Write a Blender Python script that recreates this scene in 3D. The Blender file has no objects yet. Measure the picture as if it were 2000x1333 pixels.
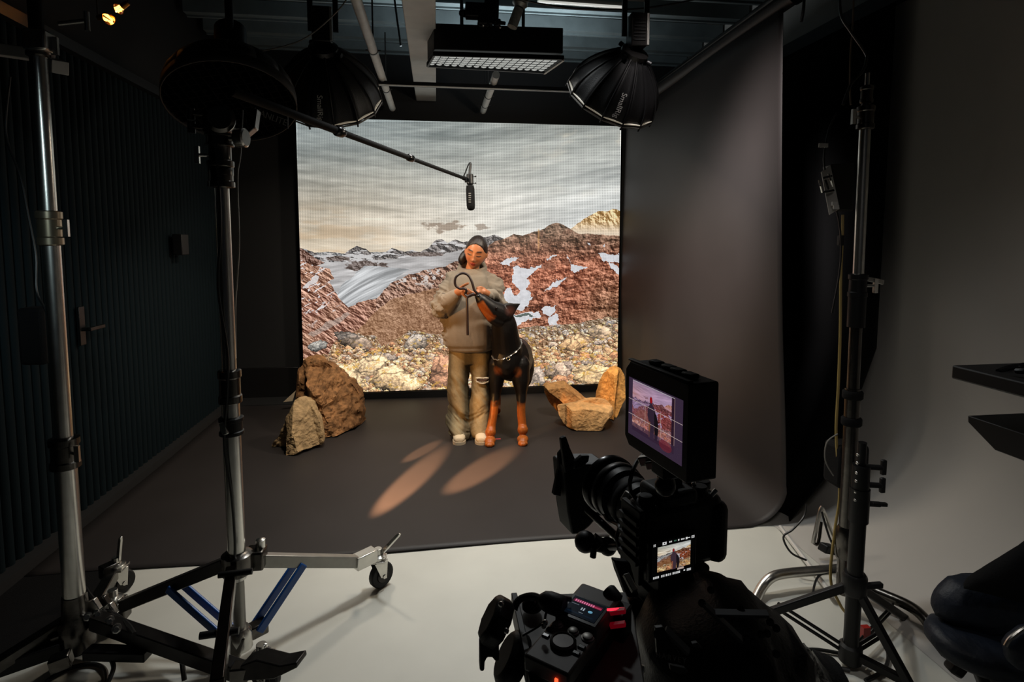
import bpy, bmesh, math, random
import numpy as np
from mathutils import Vector, Matrix, Quaternion, noise as mnoise
random.seed(7); RNG = np.random.default_rng(11)
S = bpy.context.scene
COL = S.collection
PI = math.pi
# ------------------------------------------------------------------ camera
H, F, YC = 1.61, 1100.0, 560.0            # eye height, focal length in px of a 2000 px wide frame, row of the optical centre
TH, PS = math.radians(4.7), math.radians(7.6)
FW = Vector((math.sin(PS)*math.cos(TH), math.cos(PS)*math.cos(TH), -math.sin(TH)))
RT = Vector((math.cos(PS), -math.sin(PS), 0))
UP = RT.cross(FW)
CAM = Vector((0, 0, H))
cd = bpy.data.cameras.new('camera'); cam = bpy.data.objects.new('camera', cd); COL.objects.link(cam)
cam.location = CAM
cam.rotation_euler = Matrix((RT, UP, -FW)).transposed().to_euler()
cd.sensor_width = 36; cd.lens = F/2000*36; cd.shift_y = -(666.5-YC)/2000; cd.clip_start = .02
S.camera = cam
# ------------------------------------------------------------------ world, exposure
w = bpy.data.worlds.new('world'); S.world = w; w.use_nodes = True
w.node_tree.nodes['Background'].inputs[0].default_value = (.75, .85, 1, 1)
w.node_tree.nodes['Background'].inputs[1].default_value = .004
S.view_settings.view_transform = 'Standard'; S.view_settings.look = 'None'
S.view_settings.exposure = 0; S.view_settings.gamma = 1; S.view_settings.use_curve_mapping = False
# ------------------------------------------------------------------ pixel helpers: a pixel of the photograph plus a real distance give a point in the room
def ray(u, v): return FW + RT*((u-1000)/F) + UP*((YC-v)/F)
def G(u, v, z=0.0): r = ray(u, v); return CAM + r*((z-H)/r.z)
def PD(u, v, d): return CAM + ray(u, v)*d
def PX(u, v, x): r = ray(u, v); return CAM + r*(x/r.x)
def PY(u, v, y): r = ray(u, v); return CAM + r*(y/r.y)
# ------------------------------------------------------------------ lights
def aim(o, tgt, roll=0):
    d = Vector(tgt)-o.location
    o.rotation_euler = (d.to_track_quat('-Z', 'Y') @ Quaternion((0, 0, 1), roll)).to_euler()
def area(name, loc, tgt, sx, sy, power, col, spread=180, shape='RECTANGLE'):
    l = bpy.data.lights.new(name, 'AREA'); l.shape = shape; l.size = sx; l.size_y = sy; l.energy = power; l.color = col
    l.spread = math.radians(spread)
    o = bpy.data.objects.new(name, l); COL.objects.link(o); o.location = loc; aim(o, tgt); return o
def spot(name, loc, tgt, power, col, size, blend, rad, sc=(1, 1, 1), roll=0):
    l = bpy.data.lights.new(name, 'SPOT'); l.energy = power; l.color = col; l.spot_size = math.radians(size); l.spot_blend = blend
    l.shadow_soft_size = rad
    o = bpy.data.objects.new(name, l); COL.objects.link(o); o.location = loc; aim(o, tgt, roll); o.scale = sc; return o
WARM = (1, .47, .14)
area('panel_glow', (.40, 3.93, 2.80), (.40, 3.75, 0), .8, .3, 9, (1, .97, .92), 130)
area('key_wash', (.50, 3.25, 3.22), (.35, 2.5, 0), .26, .26, 10.5, (.95, .99, 1), 86)  # unseen overhead light added above the frame for floor and tray
area('dome_glow_right', (1.13, 3.62, 2.36), (.60, 4.5, .6), .24, .24, 27, (1, .86, .68), 170, 'DISK')
area('dome_glow_left', (-.62, 3.95, 2.36), (-.25, 4.7, .5), .24, .24, 22, (1, .88, .72), 150, 'DISK')
spot('warm_key', (-1.75, 2.75, 1.4), (.34, 4.5, .74), 190, WARM, 25, .6, .03)
spot('warm_face', (-1.75, 2.75, 1.55), (.30, 4.52, 1.47), 210, WARM, 7.5, .7, .03)  # added narrow spot that boosts the warm light on the face
spot('warm_low', (-1.6, 2.9, .9), (.46, 4.42, .16), 190, WARM, 11, .8, .03)  # added low spot that boosts the warm light on the dog's legs
def streak(near, far, wdt, hgt, back, power):       # added bodiless spot with a narrow beam whose long axis falls along the floor from near to far
    n_, f_ = Vector(near), Vector(far); d = (f_-n_); L_ = d.length; d.normalize(); p = n_-d*back; z = hgt
    a0, a1 = math.atan2(back, z), math.atan2(back+L_, z); am = (a0+a1)/2; t = p+d*(math.tan(am)*z); dist = math.hypot(z, math.tan(am)*z)
    o = spot('warm_streak', (p.x, p.y, z), (t.x, t.y, 0), power, (1, .52, .26), math.degrees(a1-a0)*1.15, .7, .015); k = 2*math.atan(wdt/2/dist)/(a1-a0); o.scale = (k, 1, 1)
streak(G(733, 1010), G(874, 872), .20, 1.35, .95, 2300)
streak(G(788, 905), G(862, 862), .12, 1.35, 1.1, 900)
streak(G(872, 966), G(1012, 872), .24, 1.35, 1.1, 1500)
spot('wall_spill', (.9, .6, 2.6), (2.3, 1.7, .2), 30, (1, .95, .9), 75, .8, .3)
spot('sheet_fill', (1.15, 2.55, 3.25), (1.95, 3.68, 1.62), 800, (1, .92, .9), 40, 1, .25)  # added floating spot that brightens the hanging vinyl, no fixture there
spot('wall_cool', (-.8, .15, 2.3), (-2.0, 2.95, 1.35), 75, (.75, .95, 1), 27, 1, .2)  # added unseen cool spot to bring out the near slats
area('ceiling_wash', (.5, 4.6, 3.06), (.5, 4.7, 3.8), 1.7, .1, 15, (.84, .95, 1), 180)  # added upward fill without a fixture, lifts the joists

# ------------------------------------------------------------------ materials
MATS = {}
def srgb(c): return tuple(((x/255)/12.92 if x <= 10 else (((x/255)+.055)/1.055)**2.4) for x in c)
def mat(name, rgb, rough=.6, metal=0, spec=.5, noise=0, nscale=20, bump=0, bscale=60, emit=None, es=1, coat=0, trans=0, alpha=1, sheen=0, stretch=None):
    if name in MATS: return MATS[name]
    m = bpy.data.materials.new(name); m.use_nodes = True; MATS[name] = m
    nt = m.node_tree; b = nt.nodes['Principled BSDF']; c = srgb(rgb)+(1,)
    b.inputs['Base Color'].default_value = c; b.inputs['Roughness'].default_value = rough; b.inputs['Metallic'].default_value = metal
    b.inputs['Specular IOR Level'].default_value = spec; b.inputs['Coat Weight'].default_value = coat
    b.inputs['Transmission Weight'].default_value = trans; b.inputs['Alpha'].default_value = alpha; b.inputs['Sheen Weight'].default_value = sheen
    tc = nt.nodes.new('ShaderNodeTexCoord'); vec = tc.outputs['Object']
    if stretch:
        mp = nt.nodes.new('ShaderNodeMapping'); mp.inputs['Scale'].default_value = stretch; nt.links.new(vec, mp.inputs[0]); vec = mp.outputs[0]
    if noise:
        n = nt.nodes.new('ShaderNodeTexNoise'); n.inputs['Scale'].default_value = nscale; n.inputs['Detail'].default_value = 6
        nt.links.new(vec, n.inputs['Vector'])
        r = nt.nodes.new('ShaderNodeValToRGB'); r.color_ramp.elements[0].position = .3; r.color_ramp.elements[1].position = .7
        r.color_ramp.elements[0].color = tuple(x*(1-noise) for x in c[:3])+(1,); r.color_ramp.elements[1].color = tuple(min(1, x*(1+noise)) for x in c[:3])+(1,)
        nt.links.new(n.outputs['Fac'], r.inputs['Fac']); nt.links.new(r.outputs['Color'], b.inputs['Base Color'])
    if bump:
        n2 = nt.nodes.new('ShaderNodeTexNoise'); n2.inputs['Scale'].default_value = bscale; n2.inputs['Detail'].default_value = 4
        nt.links.new(vec, n2.inputs['Vector'])
        bp = nt.nodes.new('ShaderNodeBump'); bp.inputs['Strength'].default_value = bump; bp.inputs['Distance'].default_value = .01
        nt.links.new(n2.outputs['Fac'], bp.inputs['Height']); nt.links.new(bp.outputs['Normal'], b.inputs['Normal'])
    if emit: b.inputs['Emission Color'].default_value = srgb(emit)+(1,); b.inputs['Emission Strength'].default_value = es
    return m
def attr_mat(name, rough=.6, spec=.4, bump=0, bscale=80, noise=.15, nscale=60):
    m = mat(name, (128, 128, 128), rough, spec=spec, bump=bump, bscale=bscale)
    nt = m.node_tree; b = nt.nodes['Principled BSDF']
    a = nt.nodes.new('ShaderNodeAttribute'); a.attribute_name = 'tone'
    n = nt.nodes.new('ShaderNodeTexNoise'); n.inputs['Scale'].default_value = nscale
    mr = nt.nodes.new('ShaderNodeMapRange'); mr.inputs[1].default_value = .3; mr.inputs[2].default_value = .7; mr.inputs[3].default_value = 1-noise; mr.inputs[4].default_value = 1+noise
    mx = nt.nodes.new('ShaderNodeMix'); mx.data_type = 'RGBA'; mx.blend_type = 'MULTIPLY'; mx.inputs[0].default_value = 1
    nt.links.new(n.outputs['Fac'], mr.inputs[0]); nt.links.new(a.outputs['Color'], mx.inputs[6]); nt.links.new(mr.outputs[0], mx.inputs[7])
    nt.links.new(mx.outputs[2], b.inputs['Base Color']); return m
M_BLK = mat('black_plastic', (10, 10, 11), .5, spec=.4, bump=.05, bscale=400)
M_BLKG = mat('black_gloss', (10, 10, 11), .22)
M_BLKM = mat('black_metal', (7, 7, 8), .45, spec=.28)
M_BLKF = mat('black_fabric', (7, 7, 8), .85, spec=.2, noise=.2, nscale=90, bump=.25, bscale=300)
M_BLKN = mat('black_nylon', (15, 15, 18), .5, noise=.15, nscale=30, bump=.2, bscale=200)
M_CHR = mat('chrome', (210, 208, 202), .27, metal=1, noise=.08, nscale=30)
M_CHRD = mat('worn_chrome', (92, 89, 85), .26, metal=1, noise=.25, nscale=25, bump=.05)
M_ALU = mat('grey_aluminium', (150, 148, 142), .4, metal=.6, noise=.1)
M_STL = mat('dark_steel', (48, 46, 45), .35, metal=.8, noise=.2, nscale=30)
M_RUB = mat('black_rubber', (12, 12, 12), .7)
M_CBL = mat('black_cable', (13, 13, 13), .45)
# ------------------------------------------------------------------ mesh builder
BASE = {}
class MB:
    def __init__(s): s.v = []; s.f = []
    def add(s, vs, fs):
        n = len(s.v); s.v += [tuple(p) for p in vs]; s.f += [tuple(i+n for i in f) for f in fs]; return s
    def box(s, c, size, R=None):
        c = Vector(c); hx, hy, hz = [x/2 for x in size]
        vs = [Vector((x*hx, y*hy, z*hz)) for z in (-1, 1) for y in (-1, 1) for x in (-1, 1)]
        if R is not None: vs = [R @ p for p in vs]
        return s.add([c+p for p in vs], [(0, 2, 3, 1), (4, 5, 7, 6), (0, 1, 5, 4), (2, 6, 7, 3), (0, 4, 6, 2), (1, 3, 7, 5)])
    def bar(s, a, b, w_, h_, up=(0, 0, 1)):           # rectangular bar from a to b
        a, b = Vector(a), Vector(b); y = (b-a); L = y.length; y.normalize(); x = y.cross(Vector(up))
        if x.length < 1e-4: x = y.cross(Vector((1, 0, 0)))
        x.normalize(); z = x.cross(y)
        return s.box((a+b)/2, (w_, L, h_), Matrix((x, y, z)).transposed())
    def ring(s, a, ax, r, n, ph=0):
        ax = Vector(ax).normalized(); t = Vector((0, 0, 1)) if abs(ax.z) < .9 else Vector((1, 0, 0))
        x = ax.cross(t).normalized(); y = ax.cross(x)
        return [Vector(a)+x*(r*math.cos(ph+2*PI*k/n))+y*(r*math.sin(ph+2*PI*k/n)) for k in range(n)]
    def lathe(s, o, ax, prof, n=20, caps=True):       # prof: (radius, distance along axis)
        o = Vector(o); ax = Vector(ax).normalized(); vs = []; fs = []
        for r, h in prof: vs += s.ring(o+ax*h, ax, max(r, 1e-5), n)
        m = len(prof)
        for i in range(m-1):
            for k in range(n): fs.append((i*n+k, i*n+(k+1) % n, (i+1)*n+(k+1) % n, (i+1)*n+k))
        if caps: fs.append(tuple(range(n))[::-1]); fs.append(tuple((m-1)*n+k for k in range(n)))
        return s.add(vs, fs)
    def cyl(s, a, b, r0, r1=None, n=16):
        a, b = Vector(a), Vector(b); return s.lathe(a, b-a, [(r0, 0), (r0 if r1 is None else r1, (b-a).length)], n)
    def tube(s, pts, r, n=8, smooth=0):
        pts = [Vector(p) for p in pts]
        if smooth: pts = spline(pts, smooth)
        rs = r if isinstance(r, (list, tuple)) else [r]*len(pts)
        if len(rs) != len(pts): rs = list(np.interp(np.linspace(0, 1, len(pts)), np.linspace(0, 1, len(rs)), rs))
        t = (pts[1]-pts[0]).normalized(); x = t.cross(Vector((0, 0, 1)))
        if x.length < .01: x = t.cross(Vector((1, 0, 0)))
        x.normalize(); vs = []; fs = []; m = len(pts)
        for i, p in enumerate(pts):
            tt = (pts[min(i+1, m-1)]-pts[max(i-1, 0)]); tt = tt.normalized() if tt.length > 1e-9 else t
            x = (x-tt*x.dot(tt)); x = x.normalized() if x.length > 1e-6 else tt.orthogonal().normalized()
            y = tt.cross(x)
            vs += [p+x*(rs[i]*math.cos(2*PI*k/n))+y*(rs[i]*math.sin(2*PI*k/n)) for k in range(n)]
        for i in range(m-1):
            for k in range(n): fs.append((i*n+k, i*n+(k+1) % n, (i+1)*n+(k+1) % n, (i+1)*n+k))
        fs.append(tuple(range(n))[::-1]); fs.append(tuple((m-1)*n+k for k in range(n)))
        return s.add(vs, fs)
    def prism(s, pts, off):                            # polygon of 3-D points pushed along off
        pts = [Vector(p) for p in pts]; n = len(pts); off = Vector(off)
        return s.add(pts+[p+off for p in pts], [tuple(range(n))[::-1], tuple(range(n, 2*n))]+[(k, (k+1) % n, n+(k+1) % n, n+k) for k in range(n)])
    def ball(s, c, r, n=16, R=None):
        c = Vector(c); r = (r, r, r) if isinstance(r, (int, float)) else r; m = max(6, n//2); vs = []; fs = []
        for i in range(m+1):
            a = PI*i/m
            for k in range(n):
                b = 2*PI*k/n; p = Vector((r[0]*math.sin(a)*math.cos(b), r[1]*math.sin(a)*math.sin(b), r[2]*math.cos(a)))
                vs.append(c+(R @ p if R is not None else p))
        for i in range(m):
            for k in range(n): fs.append((i*n+k, (i+1)*n+k, (i+1)*n+(k+1) % n, i*n+(k+1) % n))
        return s.add(vs, fs)
    def loft(s, rings):                                # rings: lists of points, closed, capped
        n = len(rings[0]); vs = [p for r in rings for p in r]; fs = []
        for i in range(len(rings)-1):
            for k in range(n): fs.append((i*n+k, i*n+(k+1) % n, (i+1)*n+(k+1) % n, (i+1)*n+k))
        fs.append(tuple(range(n))[::-1]); fs.append(tuple((len(rings)-1)*n+k for k in range(n)))
        return s.add(vs, fs)
    def mesh(s, name):
        me = bpy.data.meshes.new(name); me.from_pydata([tuple(v) for v in s.v], [], s.f); me.validate()
        bm = bmesh.new(); bm.from_mesh(me); bmesh.ops.remove_doubles(bm, verts=bm.verts, dist=1e-6); bmesh.ops.recalc_face_normals(bm, faces=bm.faces)
        bm.to_mesh(me); bm.free(); return me
    def build(s, name, m, parent=None, bev=0, ang=40, label=None):
        if parent is not None:
            b = BASE.get(parent.name, Vector((0, 0, 0))); s.v = [tuple(Vector(p)-b) for p in s.v]
        me = s.mesh(name); return link(name, me, m, parent, bev, ang, label)
def link(name, me, m, parent=None, bev=0, ang=40, label=None):
    for x in (m if isinstance(m, (list, tuple)) else [m]): me.materials.append(x)
    for p in me.polygons: p.use_smooth = True
    me.set_sharp_from_angle(angle=math.radians(ang))
    o = bpy.data.objects.new(name, me); COL.objects.link(o)
    if parent is not None: o.parent = parent; BASE[o.name] = BASE.get(parent.name, Vector((0, 0, 0)))
    else: BASE[o.name] = Vector((0, 0, 0))
    if bev:
        md = o.modifiers.new('bevel', 'BEVEL'); md.width = bev; md.segments = 2; md.limit_method = 'ANGLE'; md.angle_limit = math.radians(35)
    if label: o['label'] = label
    return o
def spline(pts, k=6):
    P = [pts[0]]+list(pts)+[pts[-1]]; out = []
    for i in range(1, len(P)-2):
        for j in range(k):
            t = j/k; a, b, c, d = P[i-1], P[i], P[i+1], P[i+2]
            out.append(.5*((2*b)+(c-a)*t+(2*a-5*b+4*c-d)*t*t+(3*b-a-3*c+d)*t**3))
    return out+[P[-2]]
def tag(o, label, cat, group=None, kind=None):
    o['label'] = label; o['category'] = cat
    if group: o['group'] = group
    if kind: o['kind'] = kind
    return o
def thing(name, loc, label, cat, group=None):
    o = bpy.data.objects.new(name, None); COL.objects.link(o); o.location = loc; o.empty_display_size = .1
    BASE[o.name] = Vector(loc); return tag(o, label, cat, group)
def struct(name, mb, m, bev=0):
    o = mb.build(name, m, None, bev); o['kind'] = 'structure'; return o
def frame(x, y, z): return Matrix((Vector(x).normalized(), Vector(y).normalized(), Vector(z).normalized())).transposed()
def one(name, mb, m, label, cat, group=None, bev=0):   # a thing that is one mesh: origin at its base
    vs = [Vector(p) for p in mb.v]; b = sum(vs, Vector())/len(vs); b.z = min(p.z for p in vs)
    mb.v = [tuple(p-b) for p in vs]; o = mb.build(name, m, None, bev); o.location = b; BASE[o.name] = b; return tag(o, label, cat, group)
def remesh(mb, voxel, smooth=2, fac=.5):
    me = mb.mesh('tmp'); o = bpy.data.objects.new('tmp', me); COL.objects.link(o)
    r = o.modifiers.new('r', 'REMESH'); r.mode = 'VOXEL'; r.voxel_size = voxel
    if smooth: sm = o.modifiers.new('s', 'SMOOTH'); sm.iterations = smooth; sm.factor = fac
    dg = bpy.context.evaluated_depsgraph_get(); out = bpy.data.meshes.new_from_object(o.evaluated_get(dg))
    bpy.data.objects.remove(o); bpy.data.meshes.remove(me); return out
def coords(me): a = np.empty(len(me.vertices)*3); me.vertices.foreach_get('co', a); return a.reshape(-1, 3)
def normals(me): a = np.empty(len(me.vertices)*3); me.vertices.foreach_get('normal', a); return a.reshape(-1, 3)
def setco(me, a): me.vertices.foreach_set('co', np.ascontiguousarray(a, dtype=np.float32).ravel()); me.update()
def tone(me, rgb):                                     # one natural colour per vertex
    at = me.color_attributes.new('tone', 'FLOAT_COLOR', 'POINT'); c = np.ones((len(me.vertices), 4), np.float32); c[:, :3] = rgb; at.data.foreach_set('color', c.ravel())
def lin(c): return np.array(srgb(c))
# ------------------------------------------------------------------ numpy noise
def vnoise(x, y, seed=0):
    def h(i, j):
        n = (i.astype(np.int64)*374761393+j.astype(np.int64)*668265263+seed*974711) & 0x7fffffff
        n = ((n ^ (n >> 13))*1274126177) & 0x7fffffff
        return ((n ^ (n >> 16)) & 0xffff)/65535.
    i, j = np.floor(x), np.floor(y); fx, fy = x-i, y-j; fx = fx*fx*(3-2*fx); fy = fy*fy*(3-2*fy)
    return (h(i, j)*(1-fx)+h(i+1, j)*fx)*(1-fy)+(h(i, j+1)*(1-fx)+h(i+1, j+1)*fx)*fy
def fbm(x, y, o=5, seed=0):
    s, a, t = 0, 1, 0
    for k in range(o): s = s+a*vnoise(x*2**k, y*2**k, seed+k*17); t += a; a *= .55
    return s/t
def worley(x, y, seed=0):
    i, j = np.floor(x), np.floor(y); d1 = np.full(x.shape, 9.); d2 = d1.copy(); idv = np.zeros(x.shape)
    def h(a, b, s):
        n = (a.astype(np.int64)*374761393+b.astype(np.int64)*668265263+(seed+s)*974711) & 0x7fffffff
        n = ((n ^ (n >> 13))*1274126177) & 0x7fffffff
        return ((n ^ (n >> 16)) & 0xffff)/65535.
    gx, gy = np.zeros(x.shape), np.zeros(x.shape)
    for a in (-1, 0, 1):
        for b in (-1, 0, 1):
            ci, cj = i+a, j+b; px, py = ci+h(ci, cj, 1), cj+h(ci, cj, 2); d = np.hypot(px-x, py-y)
            n = d < d1; d2 = np.where(n, d1, np.minimum(d2, d)); idv = np.where(n, h(ci, cj, 3), idv); gx = np.where(n, x-px, gx); gy = np.where(n, y-py, gy); d1 = np.where(n, d, d1)
    return d1, d2, idv, gx, gy

def letter(txt, size, m, parent, mtx, space=1.0):      # lettering turned into a mesh
    cu = bpy.data.curves.new('lettering', 'FONT'); cu.body = txt; cu.size = size; cu.extrude = size*.014; cu.align_x = 'CENTER'; cu.align_y = 'CENTER'; cu.space_character = space
    t = bpy.data.objects.new('tmp', cu); COL.objects.link(t); dg = bpy.context.evaluated_depsgraph_get(); me = bpy.data.meshes.new_from_object(t.evaluated_get(dg))
    bpy.data.objects.remove(t); me.materials.clear(); me.materials.append(m); o = bpy.data.objects.new('lettering', me); COL.objects.link(o); o.parent = parent; o.matrix_local = mtx; return o
# ------------------------------------------------------------------ the picture on the screen, drawn by arithmetic in coordinates of the screen's own surface
SY = 5.74; SX0, SX1, SZ0, SZ1 = -1.325, 1.905, .08, 2.785
def inpoly(u, v, poly):
    c = np.zeros(u.shape, bool); n = len(poly)
    for k in range(n):
        x1, y1 = poly[k]; x2, y2 = poly[(k+1) % n]
        if y1 == y2: continue
        m = ((y1 > v) != (y2 > v)) & (u < (x2-x1)*(v-y1)/(y2-y1)+x1); c ^= m
    return c
def vista(W, Hh):
    X = SX0+(SX1-SX0)*(np.arange(W)+.5)/W; Z = SZ0+(SZ1-SZ0)*(np.arange(Hh)+.5)/Hh
    X, Z = np.meshgrid(X, Z)
    rel = np.stack([X, np.full_like(X, SY), Z-H], -1); dep = rel @ np.array(FW)
    u = 1000+F*(rel @ np.array(RT))/dep; v = YC-F*(rel @ np.array(UP))/dep
    A = lambda c: np.array(c, float)
    def c1(pts): return [(570+x/3.03, 220+y/3.03) for x, y in pts]
    def mixc(img, m, c): m = np.clip(m, 0, 1)[..., None]; return img*(1-m)+A(c)*m
    def sm(a, b, x): t = np.clip((x-a)/(b-a), 0, 1); return t*t*(3-2*t)
    def relief(sx, sy, seed, k=1.0, rot=0.0, o=5):      # light-from-upper-right emboss of a noise height field
        cr, sr = math.cos(rot), math.sin(rot); f = lambda uu, vv: fbm((uu*cr+vv*sr)/sx, (vv*cr-uu*sr)/sy, o, seed)
        return np.tanh((f(u, v)-f(u-1.3, v+1.1))*k*min(sx, sy)*.16)
    wob = (fbm(u/14, v/14, 4, 3)-.5)
    # sky
    t = sm(235, 470, v)[..., None]; s = sm(580, 1213, u)[..., None]; mid = np.exp(-((u-900)/170)**2)[..., None]
    img = (A((150, 160, 160))*(1-s)+A((160, 163, 158))*s)*(1-t)+(A((208, 194, 172))*(1-s)+A((222, 224, 222))*s)*t
    img = img-mid*14*(1-t)
    st = fbm((u+v*1.7)/120+3, (v-u*.12)/11, 5, 5); st2 = fbm((u-v*1.2)/170, (v+u*.20)/15, 5, 9); k = sm(720, 1020, u); streak = st*(1-k)+st2*k
    fine = fbm((u-v)/60, (v+u*.05)/4.5, 4, 15)
    img = img+((streak-.5)*92+(fine-.5)*40)[..., None]*A((1, .97, .93))
    img = img*1.07
    img = mixc(img, sm(.52, .75, fbm((u-v)/60, (v+u*.35)/30, 4, 21))*sm(960, 1150, u)*sm(430, 260, v)*.5, (232, 222, 202))
    img = mixc(img, sm(.5, .7, fbm(u/60, v/14, 4, 33))*sm(380, 450, v)*sm(880, 620, u)*.55, (216, 186, 150))
    cl = sm(.44, .60, fbm(u/22, v/12, 5, 41)*np.exp(-((u-868)/64)**2-((v-440)/20)**2)*1.35); img = mixc(img, cl*.8, (146, 128, 112))
    cl = sm(.40, .55, fbm(u/18, v/9, 5, 43)*np.exp(-((u-942)/30)**2-((v-441)/10)**2)*1.4); img = mixc(img, cl*.7, (146, 130, 116))
    r = np.interp(u, [1110, 1130, 1150, 1170, 1185, 1197, 1213], [450, 436, 422, 412, 414, 408, 413])+wob*5
    m = (v > r) & (u > 1112); hill = A((206, 168, 118))+(relief(14, 18, 51, 14, -.5)*70)[..., None]; f_ = sm(426, 458, v)[..., None]
    img = mixc(img, m*1., hill*(1-f_)+A((228, 210, 186))*f_)
    def ridge(xs, ys, amp, base, rl, u0=0, u1=3000):
        nonlocal img
        rr = np.interp(u, xs, ys)+wob*amp; m = (v > rr) & (u > u0) & (u < u1); img = mixc(img, m*1., A(base)+(rl*62)[..., None]*A((1, .95, .9))); return m
    ridge([580, 640, 690, 730, 800, 850, 900, 1000], [497, 492, 497, 492, 494, 492, 488, 486], 3, (146, 146, 146), relief(16, 9, 61, 12), u1=1010)
    m = ridge([580, 600, 628, 645, 664, 680, 697, 714, 733, 752, 766, 776, 790, 806, 822, 838, 850, 862, 874, 890, 905, 930, 965, 985, 1010],
              [484, 488, 500, 497, 502, 489, 481, 486, 499, 494, 485, 488, 492, 488, 493, 484, 471, 468, 475, 468, 474, 468, 459, 466, 470], 5, (96, 92, 92), relief(12, 8, 63, 14), u1=1012)
    img = mixc(img, (m & (v < 522))*sm(.57, .60, fbm(u/22-v/30, v/5, 5, 65)+.14*sm(478, 512, v)), (200, 198, 198))
    g = v > np.interp(u, [580, 640, 700, 760, 830, 900, 950, 1000], [504, 510, 512, 506, 500, 488, 482, 480])+wob*8
    gl = fbm(u/50-v/40, (v+u*.12)/6, 5, 67); img = mixc(img, (g & (u < 1010))*1., A((172, 170, 170))+((gl-.5)*110)[..., None])
    isl = (np.exp(-((u-715)/44)**2-((v-520)/10)**2)*1.1+np.exp(-((u-660)/26)**2-((v-505)/5)**2)+np.exp(-((u-830)/40)**2-((v-497)/5)**2)+np.exp(-((u-770)/26)**2-((v-532)/6)**2)*.8)
    img = mixc(img, sm(.30, .40, isl*(.25+1.0*fbm(u/9, v/5, 5, 69))), A((100, 88, 84))+(relief(8, 5, 70, 12)*50)[..., None])
    tongue = inpoly(u+wob*8, v+wob*5, c1([(430, 905), (690, 925), (600, 1000), (615, 1050), (470, 1100), (350, 1150), (250, 1110), (290, 1020), (380, 950)]))
    ac = v*.86+u*.52-(u-690)**2*.0016; al = u*.8-v*.6; fl = fbm(ac/3.2, al/60, 4, 71)-.5; fl2 = fbm(ac/9, al/120, 3, 72)-.5
    img = mixc(img, tongue*1., A((168, 170, 172))+(fl*130+fl2*70)[..., None])
    # left slopes
    r1 = np.interp(u, [578, 590, 610, 632, 660, 680], [480, 486, 500, 512, 524, 560]); m = (v > r1+wob*5) & (u < np.interp(v, [480, 512, 530], [578, 640, 590]))
    img = mixc(img, m*1., A((112, 80, 68))+(relief(10, 8, 73, 14)*70)[..., None])
    red = inpoly(u+wob*10, v+wob*8, c1([(30, 860), (120, 900), (230, 930), (250, 985), (225, 1010), (280, 1100), (330, 1150), (450, 1110), (590, 1070), (760, 1080), (860, 1060), (900, 1560), (20, 1560)]))
    tl = fbm(u/50, v/34, 4, 77); cr = A((132, 86, 74))*(1-tl[..., None])+A((158, 122, 98))*tl[..., None]
    cr = cr+(relief(26, 7, 75, 12, .55)*62+relief(7, 5, 76, 10, .5)*40)[..., None]*A((1, .94, .88)); img = mixc(img, red*1., cr)
    img = mixc(img, red*sm(.66, .69, fbm((u-v*.6)/12, (v+u*.5)/4, 4, 79))*sm(660, 600, v)*sm(700, 620, u), (216, 210, 210))
    img = mixc(img, inpoly(u+wob*8, v+wob*4, c1([(60, 1040), (140, 960), (160, 970), (150, 1000), (90, 1040)]))*.9, (208, 204, 204))
    img = mixc(img, inpoly(u+wob*10, v+wob*6, c1([(90, 1310), (200, 1250), (330, 1180), (345, 1195), (290, 1240), (120, 1325)]))*.55, (170, 160, 152))
    r = np.interp(u, [700, 745, 765, 790, 830, 870, 920, 960, 1010], [640, 572, 552, 540, 528, 520, 500, 480, 470]); m = (v > r+wob*9) & (u > 735); tl = fbm(u/40, v/30, 3, 83)
    img = mixc(img, m*1., A((126, 92, 76))+((tl-.5)*60)[..., None]+(relief(13, 8, 81, 13, .5)*75)[..., None]*A((1, .95, .9)))
    img = mixc(img, m*sm(.58, .62, fbm(u/8, v/5, 4, 85))*sm(575, 545, v)*sm(905, 850, u)*.9, (206, 200, 196))
    low = inpoly(u+wob*8, v+wob*6, [(640, 700), (700, 640), (760, 585), (860, 560), (1000, 560), (1000, 720), (640, 720)])
    img = mixc(img, low*.9, A((146, 108, 80))+((tl-.5)*50)[..., None]+(relief(34, 6, 87, 11, -.62)*58+relief(6, 5, 88, 10)*30)[..., None]*A((1, .95, .88)))
    # right mountain
    r = np.interp(u, [905, 940, 955, 966, 985, 1003, 1020, 1038, 1056, 1072, 1086, 1096, 1112, 1130, 1150, 1175, 1213], [540, 505, 480, 472, 466, 457, 461, 455, 450, 440, 435, 438, 446, 457, 457, 459, 461])
    m = (v > r+wob*4) & (u > 905); tx3 = fbm((u+v*.8)/9, (v-u*.6)/7, 5, 91); tl = fbm(u/60+v/50, v/40, 4, 92)[..., None]
    h = sm(445, 530, v)[..., None]; lo = sm(565, 640, v)[..., None]; rr = sm(1100, 1200, u)[..., None]*sm(500, 600, v)[..., None]
    base = A((122, 96, 78))*(1-h)+A((142, 84, 62))*h; base = base*(1-lo*.4)+A((140, 96, 72))*lo*.4; base = base*(1-rr*.55)+A((132, 104, 78))*rr*.55; base = base*(.82+.36*tl)
    img = mixc(img, m*1., base+(relief(44, 24, 96, 11, -.5)*52+relief(15, 10, 89, 11, -.5)*34+relief(5, 4, 90, 9, .4)*24)[..., None]*A((1.08, .92, .82)))
    img = mixc(img, m*sm(.62, .72, fbm((u-v*.6)/30, (v+u*.5)/12, 4, 94))*.45, (96, 60, 46))
    uu, vv = u+(fbm(u/6, v/6, 3, 6)-.5)*9, v+(fbm(u/6, v/6, 3, 7)-.5)*9
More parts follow.
